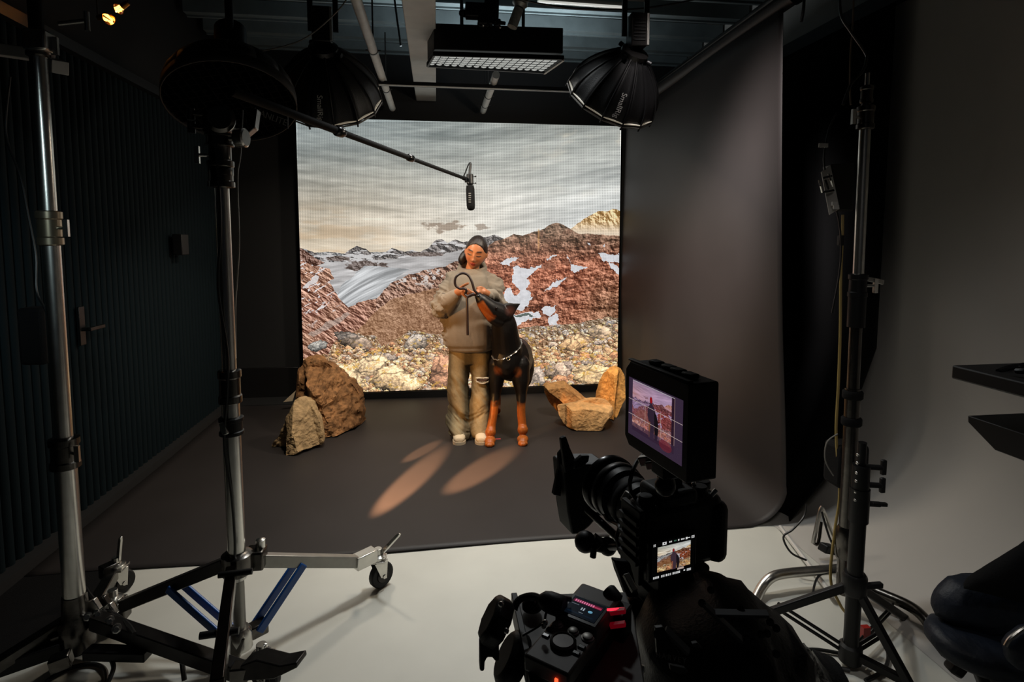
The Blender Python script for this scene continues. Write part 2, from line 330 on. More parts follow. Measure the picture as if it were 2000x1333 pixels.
    for P in ([(1230, 892), (1275, 870), (1320, 852), (1340, 862), (1320, 880), (1290, 890), (1280, 908)],
              [(1310, 920), (1330, 908), (1400, 925), (1490, 895), (1430, 945), (1385, 985), (1410, 1010), (1385, 1050), (1420, 1060), (1410, 1100), (1395, 1150), (1360, 1175), (1290, 1160), (1250, 1120), (1255, 1060), (1290, 1035), (1300, 1060), (1330, 1090), (1345, 1060), (1305, 1000)],
              [(1350, 1170), (1290, 1195), (1460, 1180), (1470, 1210), (1400, 1225), (1330, 1260), (1285, 1260), (1300, 1190)],
              [(1620, 838), (1640, 860), (1655, 900), (1690, 912), (1750, 915), (1690, 945), (1660, 940), (1650, 890)],
              [(1815, 832), (1850, 830), (1885, 845), (1945, 830), (1945, 890), (1890, 880), (1850, 888)],
              [(1870, 890), (1900, 890), (1945, 940), (1945, 970), (1915, 945)],
              [(1490, 1055), (1560, 1000), (1630, 972), (1570, 1030)], [(1505, 870), (1560, 840), (1570, 845), (1530, 872)],
              [(1470, 1165), (1500, 1150), (1560, 1145), (1565, 1175), (1520, 1205), (1490, 1190)], [(1510, 1215), (1560, 1190), (1580, 1195), (1570, 1255), (1530, 1255)],
              [(1740, 770), (1765, 765), (1760, 785)], [(1840, 790), (1858, 770), (1860, 790)], [(1380, 1110), (1420, 1098), (1415, 1112), (1390, 1125)]):
        img = mixc(img, inpoly(uu, vv, c1(P))*.95, A((204, 207, 212))+((tx3-.5)*40)[..., None])
    img = mixc(img, inpoly(uu, vv, c1([(1300, 1200), (1400, 1190), (1440, 1205), (1350, 1215)]))*1., (84, 96, 92))
    img = mixc(img, np.exp(-((u-1052)/1.8)**2)*sm(445, 452, v)*sm(496, 478, v)*.6, (214, 160, 96))
    # boulder field: single stones painted from the back to the front
    rx_, ry_ = [580, 640, 655, 700, 735, 745, 780, 800, 850, 890, 960, 1010, 1040, 1100, 1140, 1170, 1185, 1213], [704, 692, 666, 652, 658, 676, 660, 645, 655, 652, 650, 644, 637, 635, 630, 624, 619, 621]
    m = v > np.interp(u, rx_, ry_)+wob*9
    img = mixc(img, m*1., A((128, 106, 84))+(relief(5, 4, 93, 10)*60)[..., None])
    rg = np.random.default_rng(5); pal = [(206, 180, 148), (216, 194, 164), (190, 162, 132), (176, 164, 154), (156, 148, 144), (190, 158, 126), (166, 128, 102), (222, 206, 184), (200, 176, 132), (140, 116, 100)]
    kx, ky = W/635., Hh/520.; U0, V0 = u[Hh//2, 0], None
    stones = []
    for _ in range(2600):
        uc = rg.uniform(575, 1218); v0 = np.interp(uc, rx_, ry_); vc = v0+(768-v0)*rg.uniform(0, 1)**1.15; q = (vc-v0)/(768-v0+1e-6)
        big = rg.uniform() < .10; r_ = (2.0+6.0*q)*rg.uniform(.55, 1.35)*(2.0 if big else 1); stones.append((vc, uc, r_, rg.uniform(.45, .85), rg.integers(0, 9999), pal[rg.integers(0, len(pal))] if not big else pal[rg.integers(2, 7)]))
    for uc, vc, r_, asp, c_ in ((697, 668, 44, .34, (146, 134, 124)), (812, 668, 22, .8, (158, 152, 146)), (745, 698, 30, .38, (146, 140, 136)), (868, 730, 38, .95, (176, 140, 120)), (1044, 738, 26, .95, (156, 152, 150)), (775, 742, 44, .7, (204, 186, 156)), (1090, 726, 24, .8, (164, 152, 142)), (665, 742, 54, .6, (198, 184, 158)), (1160, 735, 46, .55, (196, 178, 146)), (620, 676, 18, .5, (150, 146, 140)), (720, 720, 40, .5, (190, 176, 152)), (940, 700, 30, .6, (200, 176, 140)), (1170, 650, 26, .6, (170, 148, 124)), (1120, 672, 30, .5, (186, 160, 128))):
        stones.append((vc+r_*asp*.8, uc, r_, asp, int(uc), c_))
    ul, vl = u[:, :], v
    for vb, uc, r_, asp, sd, c_ in sorted(stones):
        big = r_ > 17; vc = vb-(r_*asp*.8 if big else 0); W_ = r_*1.5+14
        i0, i1 = int((uc-W_-578)*kx), int((uc+W_-578)*kx)+2; j0, j1 = int((768-(vc+W_))*ky), int((768-(vc-W_))*ky)+2; i0, j0 = max(0, i0), max(0, j0); i1, j1 = min(W, i1), min(Hh, j1)
        if i1 <= i0 or j1 <= j0: continue
        du, dv = u[j0:j1, i0:i1]-uc, v[j0:j1, i0:i1]-vc; rot = (sd % 100)/100*.8-.4; x_ = (du*math.cos(rot)+dv*math.sin(rot))/r_; y_ = (dv*math.cos(rot)-du*math.sin(rot))/(r_*asp)
        an = [2*PI*q/7+((sd*(q+3)) % 97)/97*.7 for q in range(7)]; pl = [((x_*math.cos(t_)+y_*math.sin(t_))/(.62+.5*((sd*(q+5)) % 89)/89)) for q, t_ in enumerate(an)]
        d = np.maximum.reduce(pl); d = d*.72+np.hypot(x_, y_)*.22+(fbm(du/5+sd % 13, dv/4+sd % 19, 3, 12)-.5)*.35
        fx = np.floor(fbm(du/(r_*.5)+sd % 37, dv/(r_*.4)+sd % 53, 2, 3)*5)/5-.5
        n1 = fbm(du/4+sd % 71, dv/3+sd % 91, 4, 4)-.5; n2 = fbm(du/2.+dv/3+sd % 17, dv/1.6+sd % 29, 3, 8)-.5
        lum = 1.10-.30*np.clip(y_, -1, 1)+.16*np.clip(x_, -1, 1)+.5*fx+n1*(.75 if big else .5)+n2*(.55 if big else .35); ck = np.abs(fbm(du/(r_*.7)+dv/(r_*1.6)+sd % 41, dv/(r_*.55)+sd % 61, 3, 14)-.5); lum = lum*(.62+.38*sm(1.0, .86, d))*(1-.35*sm(.3, 1., y_))*(.62+.38*sm(.0, .07, ck))
        c = A(c_)*lum[..., None]+(n1*10)[..., None]*A((1, .7, -.3)); mm = ((d < 1)*1.)[..., None]*(m[j0:j1, i0:i1, None] if r_ < 9 else 1); img[j0:j1, i0:i1] = img[j0:j1, i0:i1]*(1-mm)+c*mm
    img = mixc(img, m*sm(.60, .66, fbm(u/15, v/9, 4, 103))*sm(.45, .6, fbm(u/4, v/3, 3, 104))*.6*sm(620, 660, v), (196, 164, 74))
    # overall crispness
    gx_ = img-(np.roll(img, 2, 0)+np.roll(img, -2, 0)+np.roll(img, 2, 1)+np.roll(img, -2, 1))/4; img = np.where((v > 470)[..., None], img+gx_*.35, img)*(1-(m*sm(640, 680, v))[..., None]*A((-.07, .01, .09)))
    return np.clip(img, 0, 255), u, v
VIS, VU, VV = vista(1300, 1090)
def image(name, rgb):
    h, w_ = rgb.shape[:2]; im = bpy.data.images.new(name, w_, h); a = np.ones((h, w_, 4), np.float32); a[..., :3] = rgb/255.
    im.pixels.foreach_set(a.ravel()); im.update(); im.pack(); return im
def screen_mat(name, rgb, strength, gain=1.0, rough=.3):
    m = bpy.data.materials.new(name); m.use_nodes = True; nt = m.node_tree; b = nt.nodes['Principled BSDF']
    b.inputs['Base Color'].default_value = (.01, .01, .01, 1); b.inputs['Roughness'].default_value = rough
    t = nt.nodes.new('ShaderNodeTexImage'); t.image = image(name, rgb); t.extension = 'EXTEND'
    nt.links.new(t.outputs['Color'], b.inputs['Emission Color']); b.inputs['Emission Strength'].default_value = strength; return m
def quad_uv(name, p00, p10, p11, p01, m, parent, off=None):   # flat display with uv, given depth by its housing
    me = bpy.data.meshes.new(name); b = BASE.get(parent.name, Vector((0, 0, 0)))
    me.from_pydata([tuple(Vector(p)-b) for p in (p00, p10, p11, p01)], [], [(0, 1, 2, 3)])
    uvl = me.uv_layers.new(name='uv')
    for i, c in enumerate([(0, 0), (1, 0), (1, 1), (0, 1)]): uvl.data[i].uv = c
    return link(name, me, m, parent)
# ------------------------------------------------------------------ the room
M_FLOOR = mat('white_studio_floor', (198, 197, 188), .5, noise=.05, nscale=3, bump=.03, bscale=30)
M_COVE = mat('grey_white_cove_paint', (176, 172, 166), .75, noise=.04, nscale=2)
M_WALLD = mat('black_wall_paint', (16, 16, 17), .8, noise=.1)
M_CEIL = mat('black_ceiling_paint', (9, 9, 10), .9)
M_VINYL = mat('charcoal_vinyl', (43, 39, 38), .55, spec=.3, noise=.14, nscale=1.6, bump=.05, bscale=3)
XW = 2.62
fl = struct('floor', MB().box((.3, 2.4, -.05), (5.4, 7.4, .1)), M_FLOOR)
n = 14; prof = [(XW-.75+.75*math.sin(PI/2*k/n), .002+.75*(1-math.cos(PI/2*k/n))) for k in range(n+1)]+[(XW, 3.7)]
cv = MB(); ys = (-1.3, 5.95)
cv.add([(x, y, z) for y in ys for x, z in prof]+[(XW+.1, y, z) for y in ys for z in (0, 3.7)],
       [(k, k+1, len(prof)+k+1, len(prof)+k) for k in range(len(prof)-1)])
struct('wall_right', cv, M_COVE)
struct('wall_back', MB().box((.3, 5.98, 1.85), (5.0, .1, 3.9)), M_WALLD)
struct('baseboard_back', MB().box((-1.68, 5.915, .16), (.62, .03, .32)), mat('black_skirting', (20, 19, 19), .35), .004)
struct('ceiling', MB().box((.3, 2.4, 3.85), (5.4, 7.4, .1)), M_CEIL)
cei = bpy.data.objects['ceiling']
M_JST = mat('grey_painted_steel', (96, 106, 108), .5, noise=.15, nscale=8)
M_BEAM = mat('pale_grey_beam', (205, 208, 206), .6, noise=.06, nscale=12)
MB().bar((-.09, 3.0, 3.10), (-.09, 5.92, 3.10), .20, .16).build('beam', M_BEAM, cei, .006)
for y, hh in ((3.9, .09), (4.22, .09), (4.62, .11), (5.06, .11), (5.46, .10), (5.8, .10)):
    j = MB(); j.box((.3, y, 3.45), (4.6, .13, .012)); j.box((.3, y-.06, 3.45+hh/2), (4.6, .012, hh)); j.box((.3, y+.06, 3.45+hh/2), (4.6, .012, hh)); j.box((.3, y+.015, 3.437), (4.6, .02, .014))
    j.build('joist', M_JST, cei)
# left wall: black backing with upright slats
wl = struct('wall_left', MB().box((-2.10, 2.4, 1.85), (.08, 7.2, 3.9)), mat('black_backing', (8, 9, 10), .9))
M_SLAT = mat('blue_black_slat', (13, 24, 28), .8, spec=.12, noise=.15, nscale=6, stretch=(1, 1, .1))
sl0 = MB().prism([(-.02, -.029, -1.33)]+[(-.02+.036*math.sin(PI*k/8)**.7, -.029*math.cos(PI*k/8), -1.33) for k in range(1, 8)]+[(-.02, .029, -1.33)], (0, 0, 2.66)).mesh('slat')
for p in sl0.polygons: p.use_smooth = True
sl0.set_sharp_from_angle(angle=1.0)
for k in range(72):
    me = sl0; o = bpy.data.objects.new('slat', me); COL.objects.link(o); o.parent = wl; o.location = (-2.04, 1.3+k*.063, 1.33)
sl0.materials.append(M_SLAT)
hd = MB(); q = PX(157, 637, -2.01); hd.box(q+Vector((.006, 0, 0)), (.012, .05, .22)); hd.cyl(q+Vector((.01, 0, -.02)), q+Vector((.055, 0, -.02)), .011); hd.bar(q+Vector((.05, -.01, -.02)), q+Vector((.05, .13, -.02)), .02, .02)
hd.build('door_handle', M_STL, wl, .002, label='steel lever handle on the slatted wall')
r0, r1 = PX(110, 85, -1.96), PX(290, 195, -1.96)
struct('baseboard_left', MB().box((-2.005, 2.4, .03), (.07, 7.2, .06)), M_WALLD)
struct('trim_2', MB().box((-1.68, 5.79, .008), (.72, .32, .016)), M_WALLD)
struct('trim_1', MB().bar((-2.0, 1.3, 2.68), (-2.0, 5.9, 2.68), .05, .06), mat('black_trim', (22, 22, 23), .4))
# right wall rail with a black sheet below it, covering the wall's dark stretch
rl = thing('wall_rail', (2.5, 3.6, 2.9), 'black rail high on the right wall carrying the black sheet', 'rail')
MB().bar((2.5, 1.9, 2.93), (2.5, 5.85, 2.98), .05, .09).build('rail', M_BLKM, rl, .004)
for y in (2.6, 3.6, 4.6): MB().box((2.56, y, 2.95), (.11, .03, .03)).build('bracket', M_BLKM, rl)
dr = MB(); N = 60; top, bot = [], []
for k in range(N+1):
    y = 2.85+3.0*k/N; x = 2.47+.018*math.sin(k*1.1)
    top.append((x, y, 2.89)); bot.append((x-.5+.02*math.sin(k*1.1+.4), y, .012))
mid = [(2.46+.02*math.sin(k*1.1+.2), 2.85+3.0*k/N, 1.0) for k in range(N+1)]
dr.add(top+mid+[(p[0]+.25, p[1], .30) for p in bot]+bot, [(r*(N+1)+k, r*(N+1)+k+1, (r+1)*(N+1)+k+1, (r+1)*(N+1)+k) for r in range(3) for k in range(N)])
o = one('hanging_sheet', dr, M_BLKF, 'black sheet hanging behind the grey vinyl backdrop on the right', 'curtain')
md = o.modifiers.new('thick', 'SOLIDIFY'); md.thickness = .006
# vinyl sweep: hangs on the right, turns onto the floor, lies across it
RX = 1.95; RR = .22
vs = []; rows = []
NY = 60
fx = [-1.98+k*(RX-RR+1.98)/40 for k in range(41)]
def vprof(y):
    p = [(x, .006) for x in fx]
    for k in range(1, 9): a = PI/2*k/8; p.append((RX-RR+RR*math.sin(a), .006+RR*(1-math.cos(a))))
    for k in range(1, 31): p.append((RX, .006+RR+(2.90-RR)*k/30))
    return p
vm = MB(); np_ = len(vprof(0))
for i in range(NY+1):
    t = i/NY; 
    for j, (x, z) in enumerate(vprof(0)):
        y0 = 2.845+.012*math.sin(x*3)
        if j >= 41: y0 = 2.845+(.20*min(1, (z/2.9))**1.0 if z > RR else 0)
        y = y0+(5.712-y0)*t
        if j >= 41: x += .012*math.sin(y*5.0+z*1.2)*min(1, z)*(1-z/3.2)+.018*math.sin(y*2.1-z*.9)*min(1, z)
        else: z += .0025*math.sin(x*4+y*3)+.0025
        vm.v.append((x, y, z))
for i in range(NY):
    for j in range(np_-1): vm.f.append((i*np_+j, i*np_+j+1, (i+1)*np_+j+1, (i+1)*np_+j))
sheet = one('vinyl_backdrop', vm, M_VINYL, 'charcoal vinyl backdrop hanging at right and sweeping across the stage floor', 'backdrop')
md = sheet.modifiers.new('thick', 'SOLIDIFY'); md.thickness = .003; md.offset = 1
rt = thing('backdrop_roll', (RX+.03, 3.9, 2.93), 'long roll tube holding up the charcoal vinyl backdrop at right', 'roll')
MB().cyl((RX+.02, 2.98, 2.955), (RX+.02, 5.7, 2.935), .045, n=20).build('tube', M_VINYL, rt)
for y, z in ((3.0, 2.955), (5.6, 2.935)): b = MB(); b.box((RX+.02, y, z+.06), (.03, .03, .2)); b.lathe((RX+.02, y-.03, z), (0, 1, 0), [(.052, 0), (.052, .02)]); b.build('bracket', M_BLKM, rt)
MB().cyl((RX+.08, 3.0, 3.06), (RX+.08, 5.8, 3.04), .024).build('carrier_pipe', M_STL, rt)
# black strip covering the dark left edge of the white floor
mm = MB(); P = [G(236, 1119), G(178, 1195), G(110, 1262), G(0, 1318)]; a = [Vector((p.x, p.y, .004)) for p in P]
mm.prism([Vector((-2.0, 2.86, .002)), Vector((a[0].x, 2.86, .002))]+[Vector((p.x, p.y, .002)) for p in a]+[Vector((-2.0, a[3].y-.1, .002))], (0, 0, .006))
one('floor_strip', mm, M_BLKF, 'black strip on the floor under the left chrome stand', 'mat')
# LED screen
sc = thing('led_screen', ((SX0+SX1)/2, SY+.06, 0), 'large glowing LED wall showing snowy red mountains and boulders', 'screen')
img = VIS.copy(); lat = .5+.5*np.sin(VU*2*PI/3.2+np.sin(VV/60)*2.0); lat2 = .5+.5*np.sin(VV*2*PI/3.1+np.sin(VU/70)*2.5); lw = np.clip((900-VU)/250, 0, 1)[..., None]
skyw = np.clip((545-VV)/120, .12, 1)[..., None]
img = img*(1-.40*skyw*(1-np.maximum(lat, lat2))[..., None])*(1-.22*skyw*lat2[..., None]*lw)
edge = ((VU < 580.5) | (VV < 238) | (VU > 1211))[..., None]; img = np.where(edge, np.minimum(255, img*1.15+18), img)
M_LED = screen_mat('led_picture', np.clip(img*1.06, 0, 255), 1.0, rough=.5)
quad_uv('display', (SX0, SY, SZ0), (SX1, SY, SZ0), (SX1, SY, SZ1), (SX0, SY, SZ1), M_LED, sc)
MB().box(((SX0+SX1)/2, SY+.055, (SZ0+SZ1)/2), (SX1-SX0+.02, .10, SZ1-SZ0+.02)).build('cabinet', M_BLKM, sc, .003)
MB().box(((SX0+SX1)/2, SY+.04, .036), (SX1-SX0+.02, .12, .072)).build('base', M_BLK, sc)
# ------------------------------------------------------------------ overhead
M_PIPE = mat('grey_pipe', (200, 200, 196), .45, noise=.1, nscale=15)
def pipe(x0, y0, x1, y1, z, lab):
    t = thing('ceiling_pipe', (x0, y0, z), lab, 'pipe', 'grey ceiling pipes')
    MB().cyl((x0, y0, z), (x1, y1, z), .030, n=18).build('tube', M_PIPE, t)
    d = (Vector((x1, y1, z))-Vector((x0, y0, z))).normalized()
    for k in (.22, .52, .8):
        p = Vector((x0, y0, z)).lerp(Vector((x1, y1, z)), k); c = MB(); c.lathe(p, d, [(.033, -.008), (.033, .008)]); c.cyl(p+Vector((-.05, 0, 0)), p+Vector((.05, 0, 0)), .005); c.cyl(p, p+Vector((0, 0, .47)), .006)
        c.build('clamp', M_STL, t)
pipe(-.415, 2.2, -.415, 5.75, 2.90, 'grey round ceiling pipe running back beside the left softbox')
pipe(.475, 4.5, .475, 5.75, 2.90, 'grey round ceiling pipe behind the quilted overhead panel light')
cr = thing('cross_rail', (.3, 4.72, 2.86), 'thin black rail crossing under the grey pipes', 'rail')
MB().box((.55, 4.72, 2.862), (2.1, .05, .03)).build('rail', M_BLKM, cr)
MB().box((.55, 4.69, 2.842), (2.1, .012, .008)).build('lip', M_PIPE, cr)
# overhead quilted panel light
pn = thing('panel_light', (.42, 4.15, 2.88), 'rectangular overhead panel light with quilted grid face', 'light')
A, B, C_, D_ = G(848, 105, 2.86), G(1100, 113, 2.86), G(1062, 140, 2.86), G(835, 127, 2.86)
MB().prism([A+Vector((0, 0, .03)), B+Vector((0, 0, .03)), C_+Vector((0, 0, .03)), D_+Vector((0, 0, .03))], (0, 0, .17)).build('housing', M_BLK, pn, .006)
M_QLT = mat('quilted_diffusion', (176, 178, 176), .6, emit=(140, 143, 140), es=1.25, bump=.3, bscale=120)
qm = MB(); NX, NYq = 16, 6; sub = 4
def bil(s, t): return A.lerp(B, s).lerp(D_.lerp(C_, s), t)
for j in range(NYq*sub+1):
    for i in range(NX*sub+1):
        b = (abs(math.sin(PI*i/sub))*abs(math.sin(PI*j/sub)))**.5
        qm.v.append(tuple(bil(i/(NX*sub), j/(NYq*sub))+Vector((0, 0, .012-.018*b))))
W1 = NX*sub+1
qm.f += [(j*W1+i, j*W1+i+1, (j+1)*W1+i+1, (j+1)*W1+i) for j in range(NYq*sub) for i in range(NX*sub)]
qm.build('quilted_face', M_QLT, pn)
for i in range(1, NX): MB().bar(bil(i/NX, 0), bil(i/NX, 1), .0035, .003).build('grid_strip', M_BLKF, pn)
for j in range(1, NYq): MB().bar(bil(0, j/NYq), bil(1, j/NYq), .0035, .003).build('grid_strip', M_BLKF, pn)
fr = MB()
for a, b in ((A, B), (B, C_), (C_, D_), (D_, A)): fr.bar(a, b, .014, .03)
fr.build('frame', M_BLKM, pn)
MB().bar(B+Vector((.004, 0, -.016)), C_+Vector((.004, 0, -.016)), .012, .010).build('trim_edge', mat('white_edge', (220, 220, 215), .5), pn)
for s in (.25, .75): c = bil(s, .5); MB().cyl(c+Vector((0, 0, .19)), c+Vector((0, 0, .75)), .012).build('hanger', M_BLKM, pn)
# clamp cluster and spigot hanging by the panel
k = thing('grip_clamp', PD(925, 30, 3.7), 'black metal grip clamp with knobs hanging above the panel light', 'clamp')
def pk(u, v, d=3.7): return PD(u, v, d)
b = MB(); b.box(pk(928, 22), (.13, .08, .09)); b.box(pk(948, 34), (.1, .06, .10)); b.box(pk(958, 8), (.08, .05, .2)); b.build('body', M_BLKM, k, .008)
for u, v in ((907, 26), (943, 47), (973, 44)): q = MB(); q.lathe(pk(u, v), (1, -.6, -.3), [(.02, -.03), (.024, -.02), (.024, .01), (.012, .016), (.012, .05)]); q.build('knob', M_BLKG, k)
for u, v in ((944, 49), (977, 53)): MB().ball(pk(u, v, 3.66), .009, 10).build('bolt', M_CHR, k)
MB().cyl(pk(972, -20), pk(970, 50), .012).build('rod', M_BLKM, k)
sp = thing('cardboard_tube', pk(1010, 40), 'short pale grey tube hanging above the quilted panel light', 'tube')
b = MB(); b.cyl(pk(1013, 18), pk(1000, 53), .032, .033, 20); b.build('sleeve', mat('grey_card', (150, 148, 142), .8, noise=.25, nscale=40), sp)
MB().lathe(pk(1020, -8), pk(1013, 18)-pk(1020, -8), [(.05, 0), (.05, .06), (.03, .08)]).build('cap', M_ALU, sp)
tb = thing('strip_light', PD(1137, 4, 3.9), 'bright steel strip running across the top above the right softbox', 'light')
MB().bar(PD(1050, -1, 3.95), PD(1224, 12, 3.95), .05, .03).build('housing', M_ALU, tb)
MB().bar(PD(1052, 2.5, 3.92), PD(1222, 14.5, 3.92), .018, .012).build('tube', mat('lit_tube', (230, 228, 220), .3, emit=(205, 205, 198), es=.8), tb)
# softboxes
M_SBX = mat('softbox_fabric', (3, 3, 4), .55, spec=.3, bump=.2, bscale=200)
def softbox(lab, apex, tilt, az, R0, dep, txt_k, body, n=14):
    t = thing('softbox', apex, lab, 'softbox', 'black dome softboxes')
    ax = Vector((math.sin(az)*math.sin(tilt), math.cos(az)*math.sin(tilt), -math.cos(tilt)))
    apex = Vector(apex); x = ax.cross(Vector((0, 1, 0))).normalized() if abs(ax.y) < .95 else Vector((1, 0, 0)); y = ax.cross(x)
    def P(k, s):     # k gore angle index, s 0..1 along depth
        r = .075+(R0-.075)*math.sin(min(1, s)*PI/2)**.85; a = 2*PI*k/n
        return apex+ax*(dep*s)+(x*math.cos(a)+y*math.sin(a))*r
    for k in range(n):
        g = MB(); vs = []
        for i in range(9):
            s = i/8
            for j in range(5):
                f = j/4; p = P(k, s).lerp(P(k+1, s), f); c = apex+ax*(dep*s); d = (p-c); vs.append(p-d*(.035*math.sin(PI*f)*s))
        g.add(vs, [(i*5+j, i*5+j+1, (i+1)*5+j+1, (i+1)*5+j) for i in range(8) for j in range(4)])
        o = g.build('fabric_panel', M_SBX, t); md = o.modifiers.new('thick', 'SOLIDIFY'); md.thickness = .004
        MB().tube([P(k, i/8) for i in range(9)]+[P(k, 1)+ax*.02], .0055, 6).build('rib', M_BLKM, t)
    rim = MB(); rim.tube([P(k, 1) for k in range(n)]+[P(0, 1)], .005, 6); rim.build('rim', mat('rim_tape', (86, 84, 80), .6), t)
    df = MB(); df.prism([P(k, .93) for k in range(n)], ax*.006); df.build('diffuser', mat('diffusion_cloth', (225, 222, 212), .7, emit=(255, 236, 205), es=.12), t)
    rg = MB(); rg.lathe(apex-ax*.03, ax, [(.06, 0), (.085, .01), (.085, .05), (.07, .06)], 24); rg.build('speed_ring', M_STL, t)
    for a in (.4, 2.2, 3.9): q = MB(); p = apex+(x*math.cos(a)+y*math.sin(a))*.09; q.lathe(p, p-apex, [(.01, 0), (.014, .01), (.014, .03)]); q.build('knob', M_BLKM, t)
    # text along a gore
    def pix(p): q = p-CAM; d = q.dot(FW); return 1000+F*q.dot(RT)/d, YC-F*q.dot(UP)/d
    def score(k): c = P(k+.5, .74); a = pix(c); return math.hypot(a[0]-txt_k[0], a[1]-txt_k[1])+(0 if (c-(apex+ax*dep*.74)).dot(CAM-c) > 0 else 1e4)
    kt = min(range(n), key=score); p0, p1 = P(kt+.5, .46), P(kt+.5, .84); xd = (p1-p0).normalized(); c = p0.lerp(p1, .5); nn = (c-(apex+ax*dep*.7)); nn = (nn-xd*nn.dot(xd)).normalized()
    letter('SmallRig', .044, mat('pale_grey_print', (190, 188, 184), .6), t, Matrix.Translation(c-apex+nn*.016) @ frame(xd, nn.cross(xd), nn).to_4x4())
    # lamp head above
    bx = MB(); w_, h_ = body; c = apex-ax*.03+Vector((0, 0, h_/2+.005)); Rm = frame(x, Vector((0, 0, 1)).cross(x), (0, 0, 1)) if False else None
    bx.box(c, (w_, w_*1.1, h_)); bx.build('lamp_head', M_STL, t, .006)
    vt = MB()
    for i in range(7): vt.box(c+Vector((0, -w_*.56, -h_*.32+i*h_*.1)), (w_*.72, .006, h_*.03))
    vt.build('vent', M_BLK, t)
    MB().box(c+Vector((w_*.5+.004, -w_*.5, 0)), (.014, .02, h_*.95)).build('side_rail', M_ALU, t, .002)
    yk = MB(); top = c+Vector((0, .02, h_/2+.12))
    for sx in (-1, 1): yk.bar(c+Vector((sx*(w_/2+.02), .02, -.02)), c+Vector((sx*(w_/2+.02), .02, h_/2+.1)), .012, .03)
    yk.bar(c+Vector((-(w_/2+.025), .02, h_/2+.1)), c+Vector((w_/2+.025, .02, h_/2+.1)), .03, .012); yk.build('yoke', M_BLKM, t)
    MB().cyl(top, Vector((top.x, top.y, 3.80)), .017).build('drop_pole', M_BLKM, t)
    b = MB(); b.box(top+Vector((0, 0, .04)), (.06, .06, .08)); b.build('clamp', M_BLKM, t, .006)
    return t
softbox('black dome softbox hanging left, above the boom pole', PD(632, 98, 3.35), math.radians(46), -.05, .325, .32, (634, 190), (.105, .20))
softbox('black dome softbox hanging right, beside the vinyl roll', PD(1238, 106, 3.35), math.radians(47), -.30, .298, .31, (1224, 193), (.095, .19))
# big dim dome with grid at left
bd = thing('grid_softbox', PD(452, 180, 2.9), 'large dark parabolic softbox with fabric grid, above the boom clamp', 'softbox')
c0 = PD(452, 186, 2.9); nx = (PD(560, 150, 2.9)-PD(340, 150, 2.9)).normalized(); nz = Vector((.12, -.42, -.9)).normalized(); ny = nz.cross(nx).normalized(); nx = ny.cross(nz)
Rb = .315; ns = 16
for kk in range(ns):
    a0, a1 = 2*PI*kk/ns, 2*PI*(kk+1)/ns; g = MB(); vs = []
    for i in range(7):
        s = i/6; r = .10+(Rb-.10)*math.sin(s*PI/2); h = .26*(1-s)
        for j in range(4): a = a0+(a1-a0)*j/3; vs.append(c0+nx*(r*math.cos(a))+ny*(r*math.sin(a))-nz*h)
    g.add(vs, [(i*4+j, i*4+j+1, (i+1)*4+j+1, (i+1)*4+j) for i in range(6) for j in range(3)])
    o = g.build('fabric_panel', M_BLKN, bd); md = o.modifiers.new('thick', 'SOLIDIFY'); md.thickness = .004
bb = MB(); pts = [c0+nx*(Rb*math.cos(2*PI*i/48))+ny*(Rb*math.sin(2*PI*i/48)) for i in range(48)]
vs = [p for p in pts]+[p+nz*.06 for p in pts]; bb.add(vs, [(i, (i+1) % 48, 48+(i+1) % 48, 48+i) for i in range(48)]); o = bb.build('rim_band', mat('rim_band_grey', (34, 31, 30), .6), bd)
md = o.modifiers.new('thick', 'SOLIDIFY'); md.thickness = .006
M_GRID = mat('grid_fabric', (9, 8, 8), .9, spec=.1)
for i in range(-7, 8):
    d = i*.042; L = math.sqrt(max(0, (Rb-.01)**2-d*d))
    MB().bar(c0+nx*d-ny*L+nz*.03, c0+nx*d+ny*L+nz*.03, .004, .05, nz).build('grid_strip', M_GRID, bd)
    MB().bar(c0+ny*d-nx*L+nz*.03, c0+ny*d+nx*L+nz*.03, .004, .05, nz).build('grid_strip', M_GRID, bd)
MB().prism([c0+nx*((Rb-.02)*math.cos(2*PI*i/32))+ny*((Rb-.02)*math.sin(2*PI*i/32))-nz*.02 for i in range(32)], -nz*.004).build('diffuser', mat('dim_cloth', (22, 21, 21), .8), bd)
a = PD(508, 221, 2.58); e = PD(552, 238, 2.58); xd = (e-a).normalized(); zd = (CAM-a); zd = (zd-xd*zd.dot(xd)).normalized()
fl_ = MB(); pp = [PD(496, 196, 2.62), PD(562, 222, 2.60), PD(562, 252, 2.60), PD(496, 230, 2.62)]; fl_.prism(pp, zd*-.006); fl_.build('skirt_flap', M_BLKN, bd)
letter('NANLITE', .040, mat('grey_print', (120, 118, 114), .6), bd, Matrix.Translation(a.lerp(e, .5)-BASE[bd.name]+zd*.012) @ frame(xd, zd.cross(xd), zd).to_4x4())
pm = MB(); pm.cyl(c0-nz*.26, Vector((c0.x, c0.y, 3.8)), .02); pm.build('drop_pole', M_BLKM, bd)
hb = MB(); hb.lathe(c0-nz*.23, -nz, [(.11, 0), (.11, .03), (.08, .05), (.08, .2)], 20); hb.build('lamp_head', M_BLKM, bd)
